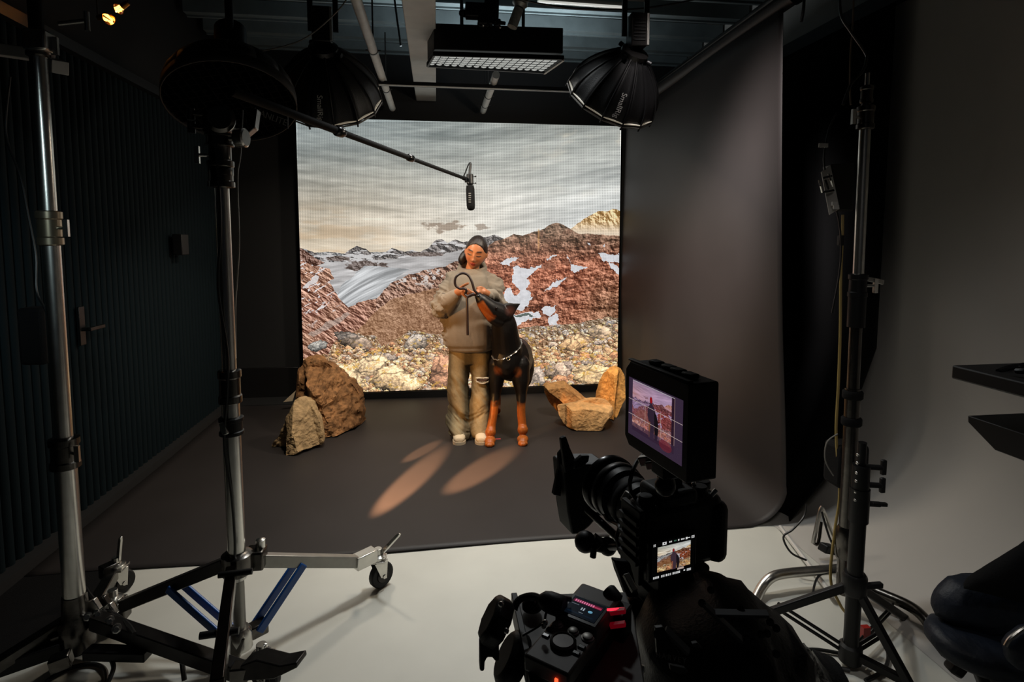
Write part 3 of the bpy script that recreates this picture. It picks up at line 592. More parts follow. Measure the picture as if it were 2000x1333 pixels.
# warm filament bulbs
M_BRS = mat('brass', (190, 130, 50), .3, metal=1, emit=(150, 80, 20), es=.0)
for i, (a, b, c, lab) in enumerate(((( 250, 5), (238, 14), (229, 19), 'glowing warm filament bulb near the top edge, upper of the pair'), ((191, 35), (204, 32), (217, 40), 'glowing warm filament bulb near the top edge, lower of the pair'))):
    d = 3.0; t = thing('filament_bulb', PD(*a, d), lab, 'bulb', 'warm filament bulbs')
    MB().cyl(PD(*a, d), PD(*b, d), .014, .016).build('socket', M_BRS, t)
    B0, B1 = PD(*b, d), PD(*c, d); L = (B1-B0).length
    MB().lathe(B0, B1-B0, [(.014, -.002), (.020, .3*L), (.028, .7*L), (.026, L), (.012, L*1.25), (.001, L*1.35)], 16).build('glass', mat('amber_glass', (255, 190, 110), .05, trans=1, emit=(255, 120, 20), es=.03), t)
    MB().cyl(PD(*a, d), Vector((PD(*a, d).x, PD(*a, d).y, 3.8)), .004, n=6).build('flex', M_CBL, t)
    q = MB(); p = B0.lerp(B1, .6); ux = (B1-B0).normalized(); q.tube([p-ux*.022+Vector((0, 0, .008)), p+ux*.018+Vector((0, 0, .006)), p+ux*.02-Vector((0, 0, .006)), p-ux*.022-Vector((0, 0, .008))], .0045, 6); q.build('filament', mat('filament', (255, 220, 150), .4, emit=(255, 190, 100), es=9), t)
# loose cables up high
def cable(pts, r, lab, m=None, grp=None): return one('cable', MB().tube([Vector(p) for p in pts], r, 7, 6), m or M_CBL, lab, 'cable', grp)
cable([PD(455, 102, 3.2), PD(505, 100, 3.2), PD(560, 89, 3.2), PD(600, 72, 3.2), PD(640, 40, 3.2), PD(672, 6, 3.2), PD(690, -30, 3.2)], .004, 'thin pale wire sagging behind the left softbox', mat('grey_wire', (120, 118, 112), .4))
cable([PD(1010, -4, 3.4), PD(1060, 8, 3.4), PD(1130, 17, 3.4), PD(1230, 18, 3.4), PD(1300, 10, 3.4), PD(1370, -4, 3.4)], .005, 'thin cable sagging above the right softbox', M_CBL)
cable([PD(770, -5, 4.3), PD(776, 40, 4.3), PD(783, 90, 4.3)], .008, 'dark drop rod between the left grey pipe and pale beam', M_BLKM)
cable([PD(1571, -10, 2.9), PD(1569, 20, 2.9), PD(1565, 42, 2.9)], .008, 'short black strap end hanging over the vinyl roll', M_BLKM)
# ------------------------------------------------------------------ stands
def section(t, a, b, r, m=None, name='tube'): return MB().cyl(a, b, r, n=22).build(name, m or M_CHR, t)
def collar(t, c, r, h, ax=(0, 0, 1), knob=None, m=None):
    c = Vector(c); b = MB(); b.lathe(c, ax, [(r*.92, 0), (r*1.12, .004), (r*1.12, h*.22), (r, h*.26), (r, h*.74), (r*1.12, h*.78), (r*1.12, h-.004), (r*.92, h)], 22); o = b.build('collar', m or M_CHRD, t)
    if knob is not None:
        k = MB(); d = Vector(knob).normalized(); p = c+Vector((0, 0, h*.5)); k.cyl(p+d*r*.9, p+d*(r+.035), .006); k.bar(p+d*(r+.035)+Vector((0, 0, -.03)), p+d*(r+.035)+Vector((0, 0, .03)), .012, .016); k.build('lock_handle', M_CHR, o)
    return o
def at_z(col, v):   # height on a plumb line through col that shows at row v
    d = (Vector((col.x, col.y, 0))-Vector((0, 0, 0))).dot(Vector((FW.x, FW.y, 0)))
    # solve v for z
    k = (YC-v)/F; fxy = Vector((FW.x, FW.y)).length
    # depth = d + (z-H)*FW.z ; up comp = (z-H)*UP.z + d_up
    dup = Vector((col.x, col.y, 0)).dot(Vector((UP.x, UP.y, 0)))
    return H+(k*d-dup)/(UP.z-k*FW.z)
# --- left chrome stand
bA = G(150, 1235, .12); bA = Vector((bA.x, bA.y, 0))
tA = PD(70, 90, 2.2); axA = lambda z: Vector((bA.x, bA.y, z))
sA = thing('light_stand', bA, 'tall chrome wind-up stand at far left carrying a grey crossbar', 'stand')
zA = lambda v: at_z(bA, v)
lean = Vector((0, 0, 0))
section(sA, axA(.10), axA(zA(905)), .036)
collar(sA, axA(zA(915)), .044, zA(885)-zA(915)+.06, knob=(.8, -.5, .1))
section(sA, axA(zA(905)), axA(zA(440)), .029)
collar(sA, axA(zA(480)), .036, zA(412)-zA(480), knob=(.9, -.3, 0), m=mat('tan_metal', (150, 138, 118), .3, metal=.9, noise=.2))
section(sA, axA(zA(445)), axA(zA(90)), .026)
collar(sA, axA(zA(112)), .032, zA(70)-zA(112), knob=(1, -.2, .0))
section(sA, axA(zA(110)), axA(zA(-160)), .022, M_BLKM, 'black_tube')
cb = MB(); p = axA(zA(85)); cb.box(p+Vector((.02, -.02, .0)), (.075, .07, .07)); cb.build('clamp_block', M_CHR, sA, .008)
tk = MB(); q = p+Vector((.09, -.03, .06)); tk.cyl(q, q+Vector((.09, 0, .015)), .008); tk.cyl(q+Vector((.09, 0, -.02)), q+Vector((.09, 0, .045)), .009); tk.build('tee_handle', M_CHR, sA)
q = p+Vector((.06, -.03, .17)); tk = MB(); tk.cyl(q, q+Vector((.05, 0, -.01)), .007); tk.cyl(q+Vector((.05, 0, -.02)), q+Vector((.05, 0, .02)), .007); tk.build('tee_handle', M_CHRD, sA)
xb = thing('crossbar', PD(60, 108, 2.3), 'grey rectangular aluminium crossbar clamped behind the left chrome stand', 'bar')
MB().bar(PD(-40, 92, 2.32), PD(98, 112, 2.30), .05, .045).build('bar', mat('pale_aluminium', (196, 194, 190), .45, metal=.2), xb, .003)
MB().bar(PD(88, 122, 2.36), PD(118, 132, 2.20), .055, .05).build('end_block', MATS['pale_aluminium'], xb, .003)
# base casting and legs
hub = MB(); hub.lathe(axA(.05), (0, 0, 1), [(.05, 0), (.062, .02), (.062, .10), (.045, .14), (.04, .22)], 20); hub.build('hub', M_CHRD, sA)
def flat_leg(t, a, b, w_, h_, m, name='leg'):
    o = MB().bar(a, b, w_, h_).build(name, m, t, .004); return o
def brake_wheel(t, c, d, lever_dir, rw=.05, big=True):
    """castor: fork, tyre, brake lever; c = wheel centre, d = rolling direction"""
    c = Vector(c); d = Vector(d).normalized(); s = d.cross(Vector((0, 0, 1))).normalized()
    w_ = MB(); w_.lathe(c-s*.016, s, [(rw*.9, 0), (rw, .006), (rw, .026), (rw*.9, .032)], 26); o = w_.build('wheel', M_RUB, t)
    h = MB(); h.lathe(c-s*.021, s, [(rw*.5, 0), (rw*.55, .004), (rw*.55, .038), (rw*.5, .042)], 20); h.build('wheel_hub', M_STL, o)
    f = MB()
    for k in (-1, 1): f.prism([c+s*k*.024+d*.012-Vector((0, 0, .014)), c+s*k*.024-d*.018+Vector((0, 0, 0)), c+s*k*.024-d*.05+Vector((0, 0, rw*1.3)), c+s*k*.024+d*.02+Vector((0, 0, rw*1.3))], s*k*.004)
    f.box(c-d*.015+Vector((0, 0, rw*1.34)), (.075, .075, .010)); f.lathe(c-d*.015+Vector((0, 0, rw*1.36)), (0, 0, 1), [(.036, 0), (.036, .016), (.018, .022), (.018, .05)], 18)
    for k in (-1, 1): f.lathe(c+s*k*.026, s*k, [(.010, 0), (.010, .006)], 8)
    f.build('fork', M_CHR, t, .001)
    L = Vector(lever_dir); l = MB(); q = c-d*.015+Vector((0, 0, rw*1.6)); l.prism([q-s*.012, q+s*.012, q+s*.010+L*.9, q+s*.004+L, q-s*.004+L, q-s*.010+L*.9], L.cross(s).normalized()*.012)
    l.build('brake_lever', M_CHR, t, .002)
# leg to the back right with castor near (235,1110)
L1 = G(236, 1118, .10); flat_leg(sA, axA(.14)+Vector((.03, .02, .02)), L1-Vector((.02, .02, -.01)), .045, .05, M_CHRD)
brake_wheel(sA, Vector((L1.x+.0, L1.y, .055)), (.6, .8, 0), PD(243, 1058, 2.66)-PD(238, 1108, 2.70), .055)
MB().box(L1+Vector((-.03, -.03, .03)), (.07, .05, .06), frame((.6, .8, 0), (-.8, .6, 0), (0, 0, 1))).build('leg_socket', M_CHRD, sA, .005)
# leg toward camera right: to (450,1310), castor lever (580,1300)
L2a, L2b = G(185, 1212, .17), G(468, 1312, .10)
flat_leg(sA, L2a, L2b, .05, .055, M_STL)
flat_leg(sA, G(170, 1275, .10), G(290, 1278, .10), .05, .035, M_BLKM, 'brace')
lv = MB(); P = [PD(468, 1302, 1.9), PD(500, 1290, 1.9), PD(545, 1302, 1.88), PD(578, 1296, 1.86), PD(580, 1306, 1.86), PD(535, 1328, 1.88), PD(470, 1332, 1.9)]
lv.prism(P, Vector((.02, .06, .0))); lv.build('brake_lever', M_STL, sA, .004)
MB().box(PD(470, 1312, 1.92), (.06, .05, .05)).build('leg_socket', M_CHRD, sA, .005)
brake_wheel(sA, Vector((G(520, 1322, .055).x, G(520, 1322, .055).y, .055)), (.9, -.3, 0), Vector((.01, 0, .04)), .052)
# leg to the left front
L3 = G(-60, 1335, .10); flat_leg(sA, G(135, 1212, .16), L3, .042, .045, M_CHRD); flat_leg(sA, G(120, 1262, .10), G(-20, 1310, .09), .06, .05, M_BLKM, 'brace')
for u, v in ((113, 1248), (110, 1296)): MB().bar(G(u-12, v+4, .12), G(u+30, v-12, .13), .05, .05).build('leg_socket', M_CHRD, sA, .006)
MB().box(G(200, 1208, .14), (.08, .07, .08)).build('leg_socket', M_CHRD, sA, .01)
for u, v in ((215, 1212), (192, 1198), (172, 1204), (228, 1228)): bt = MB(); q = G(u, v, .18); bt.lathe(q, (.4, -.8, .4), [(.016, -.02), (.016, .02), (.009, .022), (.009, .05)], 8); bt.build('bolt', M_CHR, sA)
# bracket ears clustered round the base casting
for k, (u, v, z) in enumerate(((176, 1188, .2), (196, 1182, .19), (208, 1196, .17), (182, 1224, .13), (226, 1240, .12))):
    MB().bar(G(u, v, z), G(u+16, v-9, z+.02), .022, .05).build('bracket', M_CHRD if k % 2 else M_CHR, sA, .004)
# --- second chrome stand
bB = G(469, 1236, .12); bB = Vector((bB.x, bB.y, 0)); zB = lambda v: at_z(bB, v); axB = lambda z: Vector((bB.x, bB.y, z))
sB = thing('light_stand', bB, 'chrome rolling stand with blue braces, holding the boom pole', 'stand')
section(sB, axB(.10), axB(zB(1120)), .022, M_ALU); section(sB, axB(zB(1130)), axB(zB(770)), .031)
section(sB, axB(zB(790)), axB(zB(350)), .025)
collar(sB, axB(zB(788)), .036, zB(722)-zB(788), m=M_CHRD)
zz = zB(735)
for k, (u, v) in enumerate(((434, 738), (437, 832))):
    c = axB(zB(v)); b = MB(); q = PD(u, v-8, 2.05); b.bar(c+Vector((-.01, -.02, .02)), q, .02, .03); b.bar(q, PD(u+8, v+16, 2.05), .03, .022); b.build('clip_handle', M_CHR, sB, .003)
collar(sB, axB(zB(850)), .038, .07, m=M_BLKM)
collar(sB, axB(zB(368)), .040, zB(330)-zB(368)+.03, m=M_CHRD); collar(sB, axB(zB(345)), .037, zB(265)-zB(345), m=M_CHRD, knob=(-1, -.3, 0))
collar(sB, axB(zB(288)), .043, .05)
hd = MB(); hd.box(axB(zB(240))+Vector((0, 0, 0)), (.09, .08, .085)); hd.lathe(axB(zB(262)), (0, 0, 1), [(.034, 0), (.040, .01), (.040, .03), (.03, .05)], 18); hd.build('grip_head', M_CHRD, sB, .012)
gk = MB(); q = axB(zB(272))+Vector((.075, -.03, 0)); gk.lathe(q+Vector((-.03, 0, 0)), (1, -.2, 0), [(.012, 0), (.012, .02), (.032, .024), (.034, .03), (.034, .055), (.028, .06)], 12); gk.build('knob', M_CHR, sB)
for dz in (.0, .045): b = MB(); q = axB(zB(242)+dz)+Vector((-.06, -.03, -.02)); b.cyl(q+Vector((.03, 0, 0)), q+Vector((-.02, 0, .004)), .010); b.cyl(q+Vector((-.02, 0, -.02)), q+Vector((-.02, 0, .02)), .013); b.build('tee_handle', M_CHRD, sB)
fa = MB(); q = axB(zB(238)); fa.lathe(q+Vector((.02, -.045, 0)), (.3, -1, 0), [(.05, 0), (.05, .02), (.038, .03)], 20); fa.build('disc', M_CHRD, sB)
wg = MB(); wg.prism([PD(496, 212, 2.08), PD(502, 212, 2.08), PD(497, 250, 2.08), PD(480, 264, 2.08), PD(480, 232, 2.08)], Vector((.0, .05, 0))); wg.build('holder_plate', M_CHRD, sB, .004)
# leg hubs, legs and braces
zh = zB(1105); MB().lathe(axB(zh-.035), (0, 0, 1), [(.04, 0), (.055, .01), (.055, .08), (.04, .09)], 18).build('hub', M_CHRD, sB)
zl = zB(1245); MB().lathe(axB(zl-.05), (0, 0, 1), [(.028, 0), (.044, .01), (.044, .07), (.032, .09)], 18).build('hub', M_CHR, sB)
foot = MB(); foot.prism([axB(zl)+Vector((-.02, -.04, .02)), axB(zl)+Vector((.03, -.04, .02)), axB(zl)+Vector((.0, -.05, -.075)), axB(zl)+Vector((-.025, -.05, -.075))], Vector((0, .06, 0))); foot.build('foot_bracket', M_CHRD, sB, .004)
wc = G(745, 1147); d1 = (Vector((wc.x, wc.y, 0))-bB).normalized()
e1 = PD(700, 1097, 2.52); h1 = axB(zh)+d1*.05
flat_leg(sB, h1, e1, .04, .048, M_ALU)
MB().bar(e1-d1*.02, e1+d1*.085, .055, .058).build('leg_socket', M_CHR, sB, .003)
bt = MB(); bt.box(axB(zh)+d1*.07, (.07, .07, .075)); bt.build('hinge', M_CHRD, sB, .008)
wt = MB(); wt.lathe(axB(zh+.035)+d1*.09, (0, 0, 1), [(.018, 0), (.018, .03), (.01, .034)], 10); wt.build('wing_nut', M_CHR, sB)
brake_wheel(sB, Vector((wc.x, wc.y, .062)), d1, PD(776, 1044, 2.52)-PD(735, 1088, 2.57), .06)
M_BLU = mat('blue_enamel', (22, 78, 150), .35, noise=.06, nscale=20)
for sgn in (-1, 1):
    s = d1.cross(Vector((0, 0, 1)))*.026*sgn
    flat_leg(sB, axB(zl)+d1*.06+s, PD(588, 1098, 2.32)+s, .012, .034, M_BLU, 'blue_brace')
br = MB(); br.bar(axB(zl)+d1*.02, axB(zl)+d1*.10, .05, .05); br.build('hinge', M_CHRD, sB, .006)
# leg back-left (passing behind the left stand)
e2 = G(232, 1186, .10); d2 = (Vector((e2.x, e2.y, 0))-bB).normalized(); flat_leg(sB, axB(zh)+d2*.05, e2, .04, .048, M_STL)
q2 = PD(338, 1143, 2.22)
for sgn in (-1, 1):
    s = d2.cross(Vector((0, 0, 1)))*.026*sgn; flat_leg(sB, axB(zl)+d2*.05+s, q2+s, .012, .034, M_BLU, 'blue_brace')
MB().bar(axB(zl)+d2*.02, axB(zl)+d2*.09, .05, .05).build('hinge', M_CHRD, sB, .006)
MB().box(e2+Vector((0, 0, -.01)), (.07, .06, .08)).build('leg_socket', M_CHRD, sB, .006); brake_wheel(sB, Vector((e2.x-.03, e2.y, .055)), d2, Vector((-.02, -.02, .03)), .055)
# leg toward the camera
e3 = PD(424, 1345, 1.50); d3 = (e3-axB(zh)).normalized(); h3 = PD(452, 1118, 2.06)
flat_leg(sB, h3, e3, .036, .05, mat('dark_gloss_leg', (40, 34, 30), .18, metal=.9, noise=.3, nscale=14))
for u, v in ((456, 1122), (424, 1240)):
    b = MB(); q = PD(u, v, 1.98 if v < 1200 else 1.72); b.cyl(q+Vector((-.05, 0, 0)), q+Vector((.06, .01, 0)), .011); b.build('bolt', M_BLKM, sB)
ck = one('cable', MB().tube([axB(zB(v))+Vector((.0+.012*math.sin(v*.02), -.04, 0)) for v in (230, 330, 450, 560, 680, 760, 860, 960, 1060, 1140)], .0045, 6, 5), M_CBL, 'thin black cable running down the front of the boom stand', 'cable')
one('cable', MB().tube([PD(474, 215, 2.1), PD(470, 300, 2.1), PD(464, 350, 2.1), PD(467, 480, 2.1), PD(460, 600, 2.1), PD(461, 700, 2.1)], .0028, 6, 6), mat('grey_wire', (120, 118, 112), .4), 'thin pale wire hanging beside the boom stand pole', 'cable')
# --- boom pole with microphone
bp = thing('boom_pole', PD(600, 238, 2.9), 'long black boom pole slanting down from the chrome stand', 'boom pole')
p0, p1 = PD(452, 178, 2.12), PD(908, 349, 4.22)
def onb(t): return p0.lerp(p1, t)
for a, b, r in ((0, .30, .0185), (.30, .62, .0155), (.62, 1, .0125)):
    MB().cyl(onb(a), onb(b), r, n=14).build('tube', mat('matt_carbon', (8, 8, 8), .7, spec=.2), bp); 
    if b < 1: MB().lathe(onb(b-.012), p1-p0, [(r*1.15, 0), (r*1.45, .01), (r*1.45, .05), (r*1.1, .065)], 14).build('twist_lock', M_BLKG, bp)
MB().lathe(onb(.985), p1-p0, [(.013, 0), (.017, .01), (.017, .03), (.01, .04)], 12).build('tip', M_BLKM, bp)
mc = thing('shotgun_microphone', PD(919, 385, 4.22), 'black shotgun microphone in foam hanging above the woman', 'microphone')
ax_ = (PD(919, 408, 4.22)-PD(917, 360, 4.22)).normalized(); q = PD(918, 362, 4.22)
MB().lathe(q, ax_, [(.014, 0), (.028, .004), (.032, .03), (.032, .15), (.029, .175), (.018, .187), (.004, .190)], 20).build('foam_windscreen', M_BLKF, mc)
sh = MB(); q2 = PD(918, 352, 4.22); sh.lathe(q2-ax_*.045, ax_, [(.022, 0), (.026, .004), (.026, .075), (.02, .08)], 16); sh.box(PD(914, 352, 4.22), (.05, .03, .035)); sh.build('shock_mount', M_BLK, mc, .003)
for dv in (-6, 7): b = MB(); b.cyl(PD(918, 352+dv, 4.22), PD(929, 352+dv-1, 4.22), .0035, n=6); b.ball(PD(929, 352+dv-1, 4.22), .006, 8); b.build('lyre_pin', M_BLK, mc)
b = MB(); b.tube([PD(914, 352, 4.22), PD(911, 347, 4.22)], .008, 8); b.cyl(PD(916, 350, 4.22), PD(919, 321, 4.22), .010, .009, 12); b.tube([PD(919.5, 330, 4.22), PD(920, 321, 4.22), PD(918, 318, 4.22), PD(914, 324, 4.22), PD(909, 337, 4.22), PD(904, 348, 4.22)], .005, 7, 5); b.build('cable_loop', M_CBL, mc)
pr = MB()
for k in range(5): pr.box(PD(917.5, 378+k*4.2, 4.184), (.018, .002, .007))
pr.build('lettering', mat('grey_print', (120, 118, 114), .6), mc)
# --- right chrome stand
bC = G(1648, 1150, .1); bC = Vector((bC.x, bC.y, 0)); zC = lambda v: at_z(bC, v); axC = lambda z: Vector((bC.x, bC.y, z))+LN*z
topC = PD(1686, 150, (bC).dot(Vector((FW.x, FW.y, 0)))); LN = Vector(((topC.x-bC.x)/topC.z*.35, (topC.y-bC.y)/topC.z*.35, 0))
sC = thing('light_stand', bC, 'tall chrome light stand at right, standing on bent tube legs', 'stand')
section(sC, axC(.08), axC(zC(760)), .030, M_CHRD); section(sC, axC(zC(770)), axC(zC(570)), .024, M_CHRD); section(sC, axC(zC(560)), axC(zC(240)), .021)
MB().cyl(axC(zC(640)), axC(zC(565)), .034).build('black_sleeve', M_BLKM, sC); collar(sC, axC(zC(582)), .033, .10, knob=(1, -.3, 0), m=M_BLKM)
kn = MB(); q = axC(zC(545)); kn.bar(q+Vector((.03, -.01, 0)), q+Vector((.10, -.02, -.015)), .014, .02); kn.build('clip_handle', M_CHR, sC, .003)
collar(sC, axC(zC(252)), .030, zC(205)-zC(252), m=M_CHRD, knob=(-1, -.2, 0)); section(sC, axC(zC(210)), axC(zC(168)), .017, M_CHRD); collar(sC, axC(zC(200)), .022, .07, m=M_CHRD); section(sC, axC(zC(172)), axC(zC(140)), .009, M_CHR, 'spigot')
for v in (780, 832): MB().lathe(axC(zC(v)), (0, 0, 1), [(.036, 0), (.04, .005), (.04, .03), (.036, .035)], 16).build('strap', M_BLKF, sC)
M_TL = M_CHRD
MB().lathe(axC(.24), (0, 0, 1), [(.034, 0), (.041, .01), (.041, .12), (.032, .14)], 18).build('hub', M_CHRD, sC)
zl_ = .30
lg = MB(); lg.tube([PD(1640, 1112, 2.62), PD(1590, 1116, 2.62), PD(1535, 1121, 2.6), PD(1508, 1128, 2.58), PD(1490, 1145, 2.56), PD(1474, 1175, 2.5), PD(1460, 1205, 2.45), PD(1440, 1240, 2.35)], .022, 12, 6); lg.build('leg', M_CHR, sC)
lg = MB(); lg.tube([PD(1662, 1135, 2.55), PD(1720, 1160, 2.45), PD(1775, 1184, 2.36), PD(1805, 1208, 2.30), PD(1825, 1240, 2.26), PD(1838, 1262, 2.25)], .022, 12, 6); lg.build('leg', M_CHRD, sC)
lg = MB(); lg.tube([PD(1652, 1110, 2.7), PD(1640, 1085, 2.85), PD(1622, 1075, 3.0), PD(1605, 1085, 3.1)], .022, 12, 6); lg.build('leg', M_CHRD, sC)
# grey junction box hanging on the right stand
jb = thing('power_box', PD(1625, 372, 2.5), 'black box with grey face and wire clips hanging on the right stand', 'box')
q = [PD(1604, 336, 2.44), PD(1622, 322, 2.44), PD(1640, 408, 2.40), PD(1620, 420, 2.40)]
zf = (CAM-q[0]).normalized(); zf = Vector((-.45, -.85, 0)).normalized()
MB().prism([q[0], q[1], q[2], q[3]], -zf*.01).build('face_plate', mat('grey_plate', (190, 186, 180), .5, noise=.1), jb, .001)
r = [PD(1622, 321, 2.46), PD(1668, 318, 2.5), PD(1666, 412, 2.48), PD(1640, 410, 2.42)]; MB().prism(r, Vector((.02, .08, 0))).build('case', M_BLK, jb, .004)
for (u0, v0, u1, v1) in ((1600, 352, 1606, 376), (1606, 376, 1628, 372), (1619, 340, 1627, 366), (1608, 348, 1624, 344), (1612, 352, 1618, 370)): MB().tube([PD(u0, v0, 2.40), PD((u0+u1)/2, (v0+v1)/2, 2.39), PD(u1, v1, 2.40)], .005, 6).build('wire_clip', M_CHR if u0 in (1600, 1619) else M_BLKM, jb)
for u, v in ((1630, 398), (1633, 405)): MB().box(PD(u, v, 2.385), (.024, .006, .016)).build('sticker', mat('white_sticker', (205, 203, 198), .6), jb)
cable([PD(1611, 332, 2.43), PD(1609, 310, 2.43), PD(1612, 285, 2.43), PD(1620, 250, 2.45), PD(1634, 221, 2.48)], .004, 'thin wire from the power box up to the stand collar', M_CBL)
tgm = one('cable_tag', MB().box(PD(1608, 284, 2.42), (.042, .006, .017)), mat('grey_plate', (128, 125, 122), .5), 'small grey tag on the wire above the power box', 'tag')
M_YEL = mat('yellow_cable', (150, 128, 72), .5)
cable([PD(1668, -20, 2.5), PD(1666, 40, 2.5), PD(1661, 110, 2.5), PD(1660, 170, 2.5), PD(1662, 205, 2.5)], .004, 'thin tan cord dropping from the ceiling to the right stand', mat('tan_cord', (96, 80, 66), .6))
cable([PD(1640, -20, 2.45), PD(1643, 30, 2.45), PD(1662, 62, 2.45), PD(1690, 103, 2.45), PD(1692, 118, 2.45), PD(1684, 140, 2.45), PD(1662, 165, 2.45), PD(1646, 205, 2.46)], .006, 'black cable looping down from the ceiling onto the right stand', mat('grey_black_cable', (40, 40, 40), .35))
cable([PD(1646, 420, 2.46), PD(1645, 470, 2.46), PD(1642, 540, 2.46), PD(1641, 650, 2.46), PD(1637, 760, 2.46), PD(1633, 850, 2.46), PD(1640, 960, 2.46), PD(1630, 1040, 2.46), PD(1622, 1130, 2.44), PD(1640, 1180, 2.42), PD(1654, 1200, 2.40)], .006, 'yellow cable running down the right chrome stand', M_YEL)
cable([PD(1634, 412, 2.42), PD(1640, 440, 2.42), PD(1643, 490, 2.43), PD(1638, 545, 2.43), PD(1625, 612, 2.43)], .004, 'short black wire dangling below the power box', M_CBL)
one('inline_switch', MB().box(PD(1642, 470, 2.44), (.022, .02, .045)), M_BLK, 'small black inline switch on the wire under the power box', 'switch', bev=.004)
cable([PD(1636, 848, 2.45), PD(1615, 865, 2.45), PD(1612, 900, 2.45), PD(1628, 930, 2.45)], .003, 'thin loop of wire beside the black ballast', mat('grey_wire', (120, 118, 112), .4))
bal = MB(); bal.box(PD(1652, 905, 2.50), (.14, .12, .195)); o = one('ballast', bal, M_BLKF, 'black ballast box strapped low on the right chrome stand', 'box', bev=.02)
rod = thing('steel_rod', G(1625, 1163, .1), 'bright thin steel rod leaning under the right stand', 'rod'); MB().cyl(G(1524, 1030, .02), PD(1626, 1164, 2.50), .011).build('rod', mat('bright_steel', (225, 224, 220), .3, metal=.4), rod)
# small chrome A-frame and clip beside the stand
af = thing('wire_frame', G(1600, 1085), 'small chrome wire frame standing behind the right stand', 'frame')
MB().tube([PD(1588, 1062, 2.85), PD(1602, 1000, 2.85), PD(1608, 998, 2.85), PD(1626, 1045, 2.85), PD(1650, 1100, 2.80)], .010, 8, 4).build('leg', M_CHR, af)
MB().tube([PD(1588, 1060, 2.85), PD(1598, 1062, 2.85), PD(1604, 1020, 2.88)], .008, 8, 3).build('strut', M_CHRD, af)
MB().box(PD(1616, 1072, 2.75), (.07, .05, .04), frame((.9, .2, -.3), (-.2, .9, 0), (.3, 0, .9))).build('clip', M_BLK, af, .006)
# --- black tripod light stand
bD = G(1660, 1292, .02); bD = Vector((bD.x, bD.y, 0)); zD = lambda v: at_z(bD, v)
tD = PD(1686, 860, bD.dot(Vector((FW.x, FW.y, 0)))); LD = Vector((tD.x-bD.x, tD.y-bD.y, 0))/tD.z; axD = lambda z: Vector((bD.x, bD.y, z))+LD*z*.8
sD = thing('tripod_stand', bD, 'black folding tripod stand with knobs, in front of the right chrome stand', 'stand')
section(sD, axD(.04), axD(zD(995)), .0265, M_BLKM); section(sD, axD(zD(1010)), axD(zD(945)), .033, M_BLKM, 'collar_sleeve'); section(sD, axD(zD(955)), axD(zD(900)), .029, M_BLKM, 'collar_sleeve'); section(sD, axD(zD(910)), axD(zD(856)), .014, M_BLKM, 'spigot')
for v, r in ((903, .03), (938, .03), (975, .034)):
    q = axD(zD(v)); k = MB(); k.cyl(q, q+Vector((.075, -.012, -.004)), .010); k.bar(q+Vector((.078, -.012, -.03)), q+Vector((.078, -.012, .025)), .014, .018) if v < 970 else k.bar(q+Vector((.04, -.01, 0)), q+Vector((.10, -.012, -.006)), .016, .014); k.build('knob', M_BLK, sD, .003)
    for dz in (0, .03): MB().ball(q+Vector((-.028, -.014, dz+.02)), .006, 8).build('rivet', M_CHR, sD)
zt = zD(1135); c = MB(); c.lathe(axD(zt-.04), (0, 0, 1), [(.036, 0), (.042, .01), (.042, .07), (.036, .08)], 16); c.build('hub', M_BLK, sD)
zb = zD(1275); c = MB(); c.lathe(axD(zb-.04), (0, 0, 1), [(.03, 0), (.04, .01), (.04, .07), (.03, .08)], 16); c.build('hub', M_BLK, sD)
f1 = PD(1440, 1216, 2.25); m1 = PD(1520, 1183, 2.24)
for a, m_, lab in ((PD(1400, 1232, 2.26), PD(1518, 1184, 2.22), 0), (PD(1780, 1345, 1.95), PD(1722, 1238, 2.1), 1), (PD(1815, 1240, 2.6), PD(1745, 1185, 2.38), 2)):
    flat_leg(sD, axD(zt), a, .024, .03, M_BLKM)
    for s in (-.012, .012): flat_leg(sD, axD(zb)+Vector((0, 0, s)), m_+Vector((0, 0, s)), .008, .014, M_BLKM, 'brace')
flat_leg(sD, axD(zb), PD(1775, 1335, 1.98), .024, .03, M_BLKM, 'brace')
MB().box(axD(zt)+Vector((.05, -.02, .0)), (.09, .02, .02)).build('lock_lever', M_BLK, sD, .004)
MB().box(PD(1690, 1236, 2.2), (.03, .02, .05)).build('red_clip', mat('red_plastic', (150, 30, 24), .4), sD)
# floor cables near the right stands
for pts, r, lab in (([G(1660, 1310, .01), G(1610, 1300, .01), G(1560, 1290, .01), G(1545, 1275, .012), G(1600, 1270, .012), G(1690, 1290, .01), G(1760, 1325, .01)], .007, 'black cable coiling on the white floor under the tripod stand'),
                    ([PD(1575, 985, 2.8), PD(1570, 1010, 2.78), PD(1548, 1035, 2.75), PD(1530, 1050, 2.75), PD(1545, 1080, 2.7), PD(1575, 1095, 2.68)], .005, 'black wire curling over the edge of the vinyl floor'),
                    ([PD(1632, 1118, 2.6), PD(1600, 1125, 2.6), PD(1588, 1160, 2.55), PD(1598, 1195, 2.5), PD(1635, 1215, 2.45), PD(1652, 1200, 2.42), PD(1650, 1120, 2.45), PD(1620, 1050, 2.55), PD(1605, 1000, 2.6)], .005, 'black wire looping beside the right chrome stand'),
                    ([G(1700, 1215, .03), G(1722, 1245, .02), G(1735, 1280, .01), G(1725, 1310, .01), G(1690, 1330, .01)], .007, 'dark cable hanging by the tripod foot with a red clip')): cable(pts, r, lab)
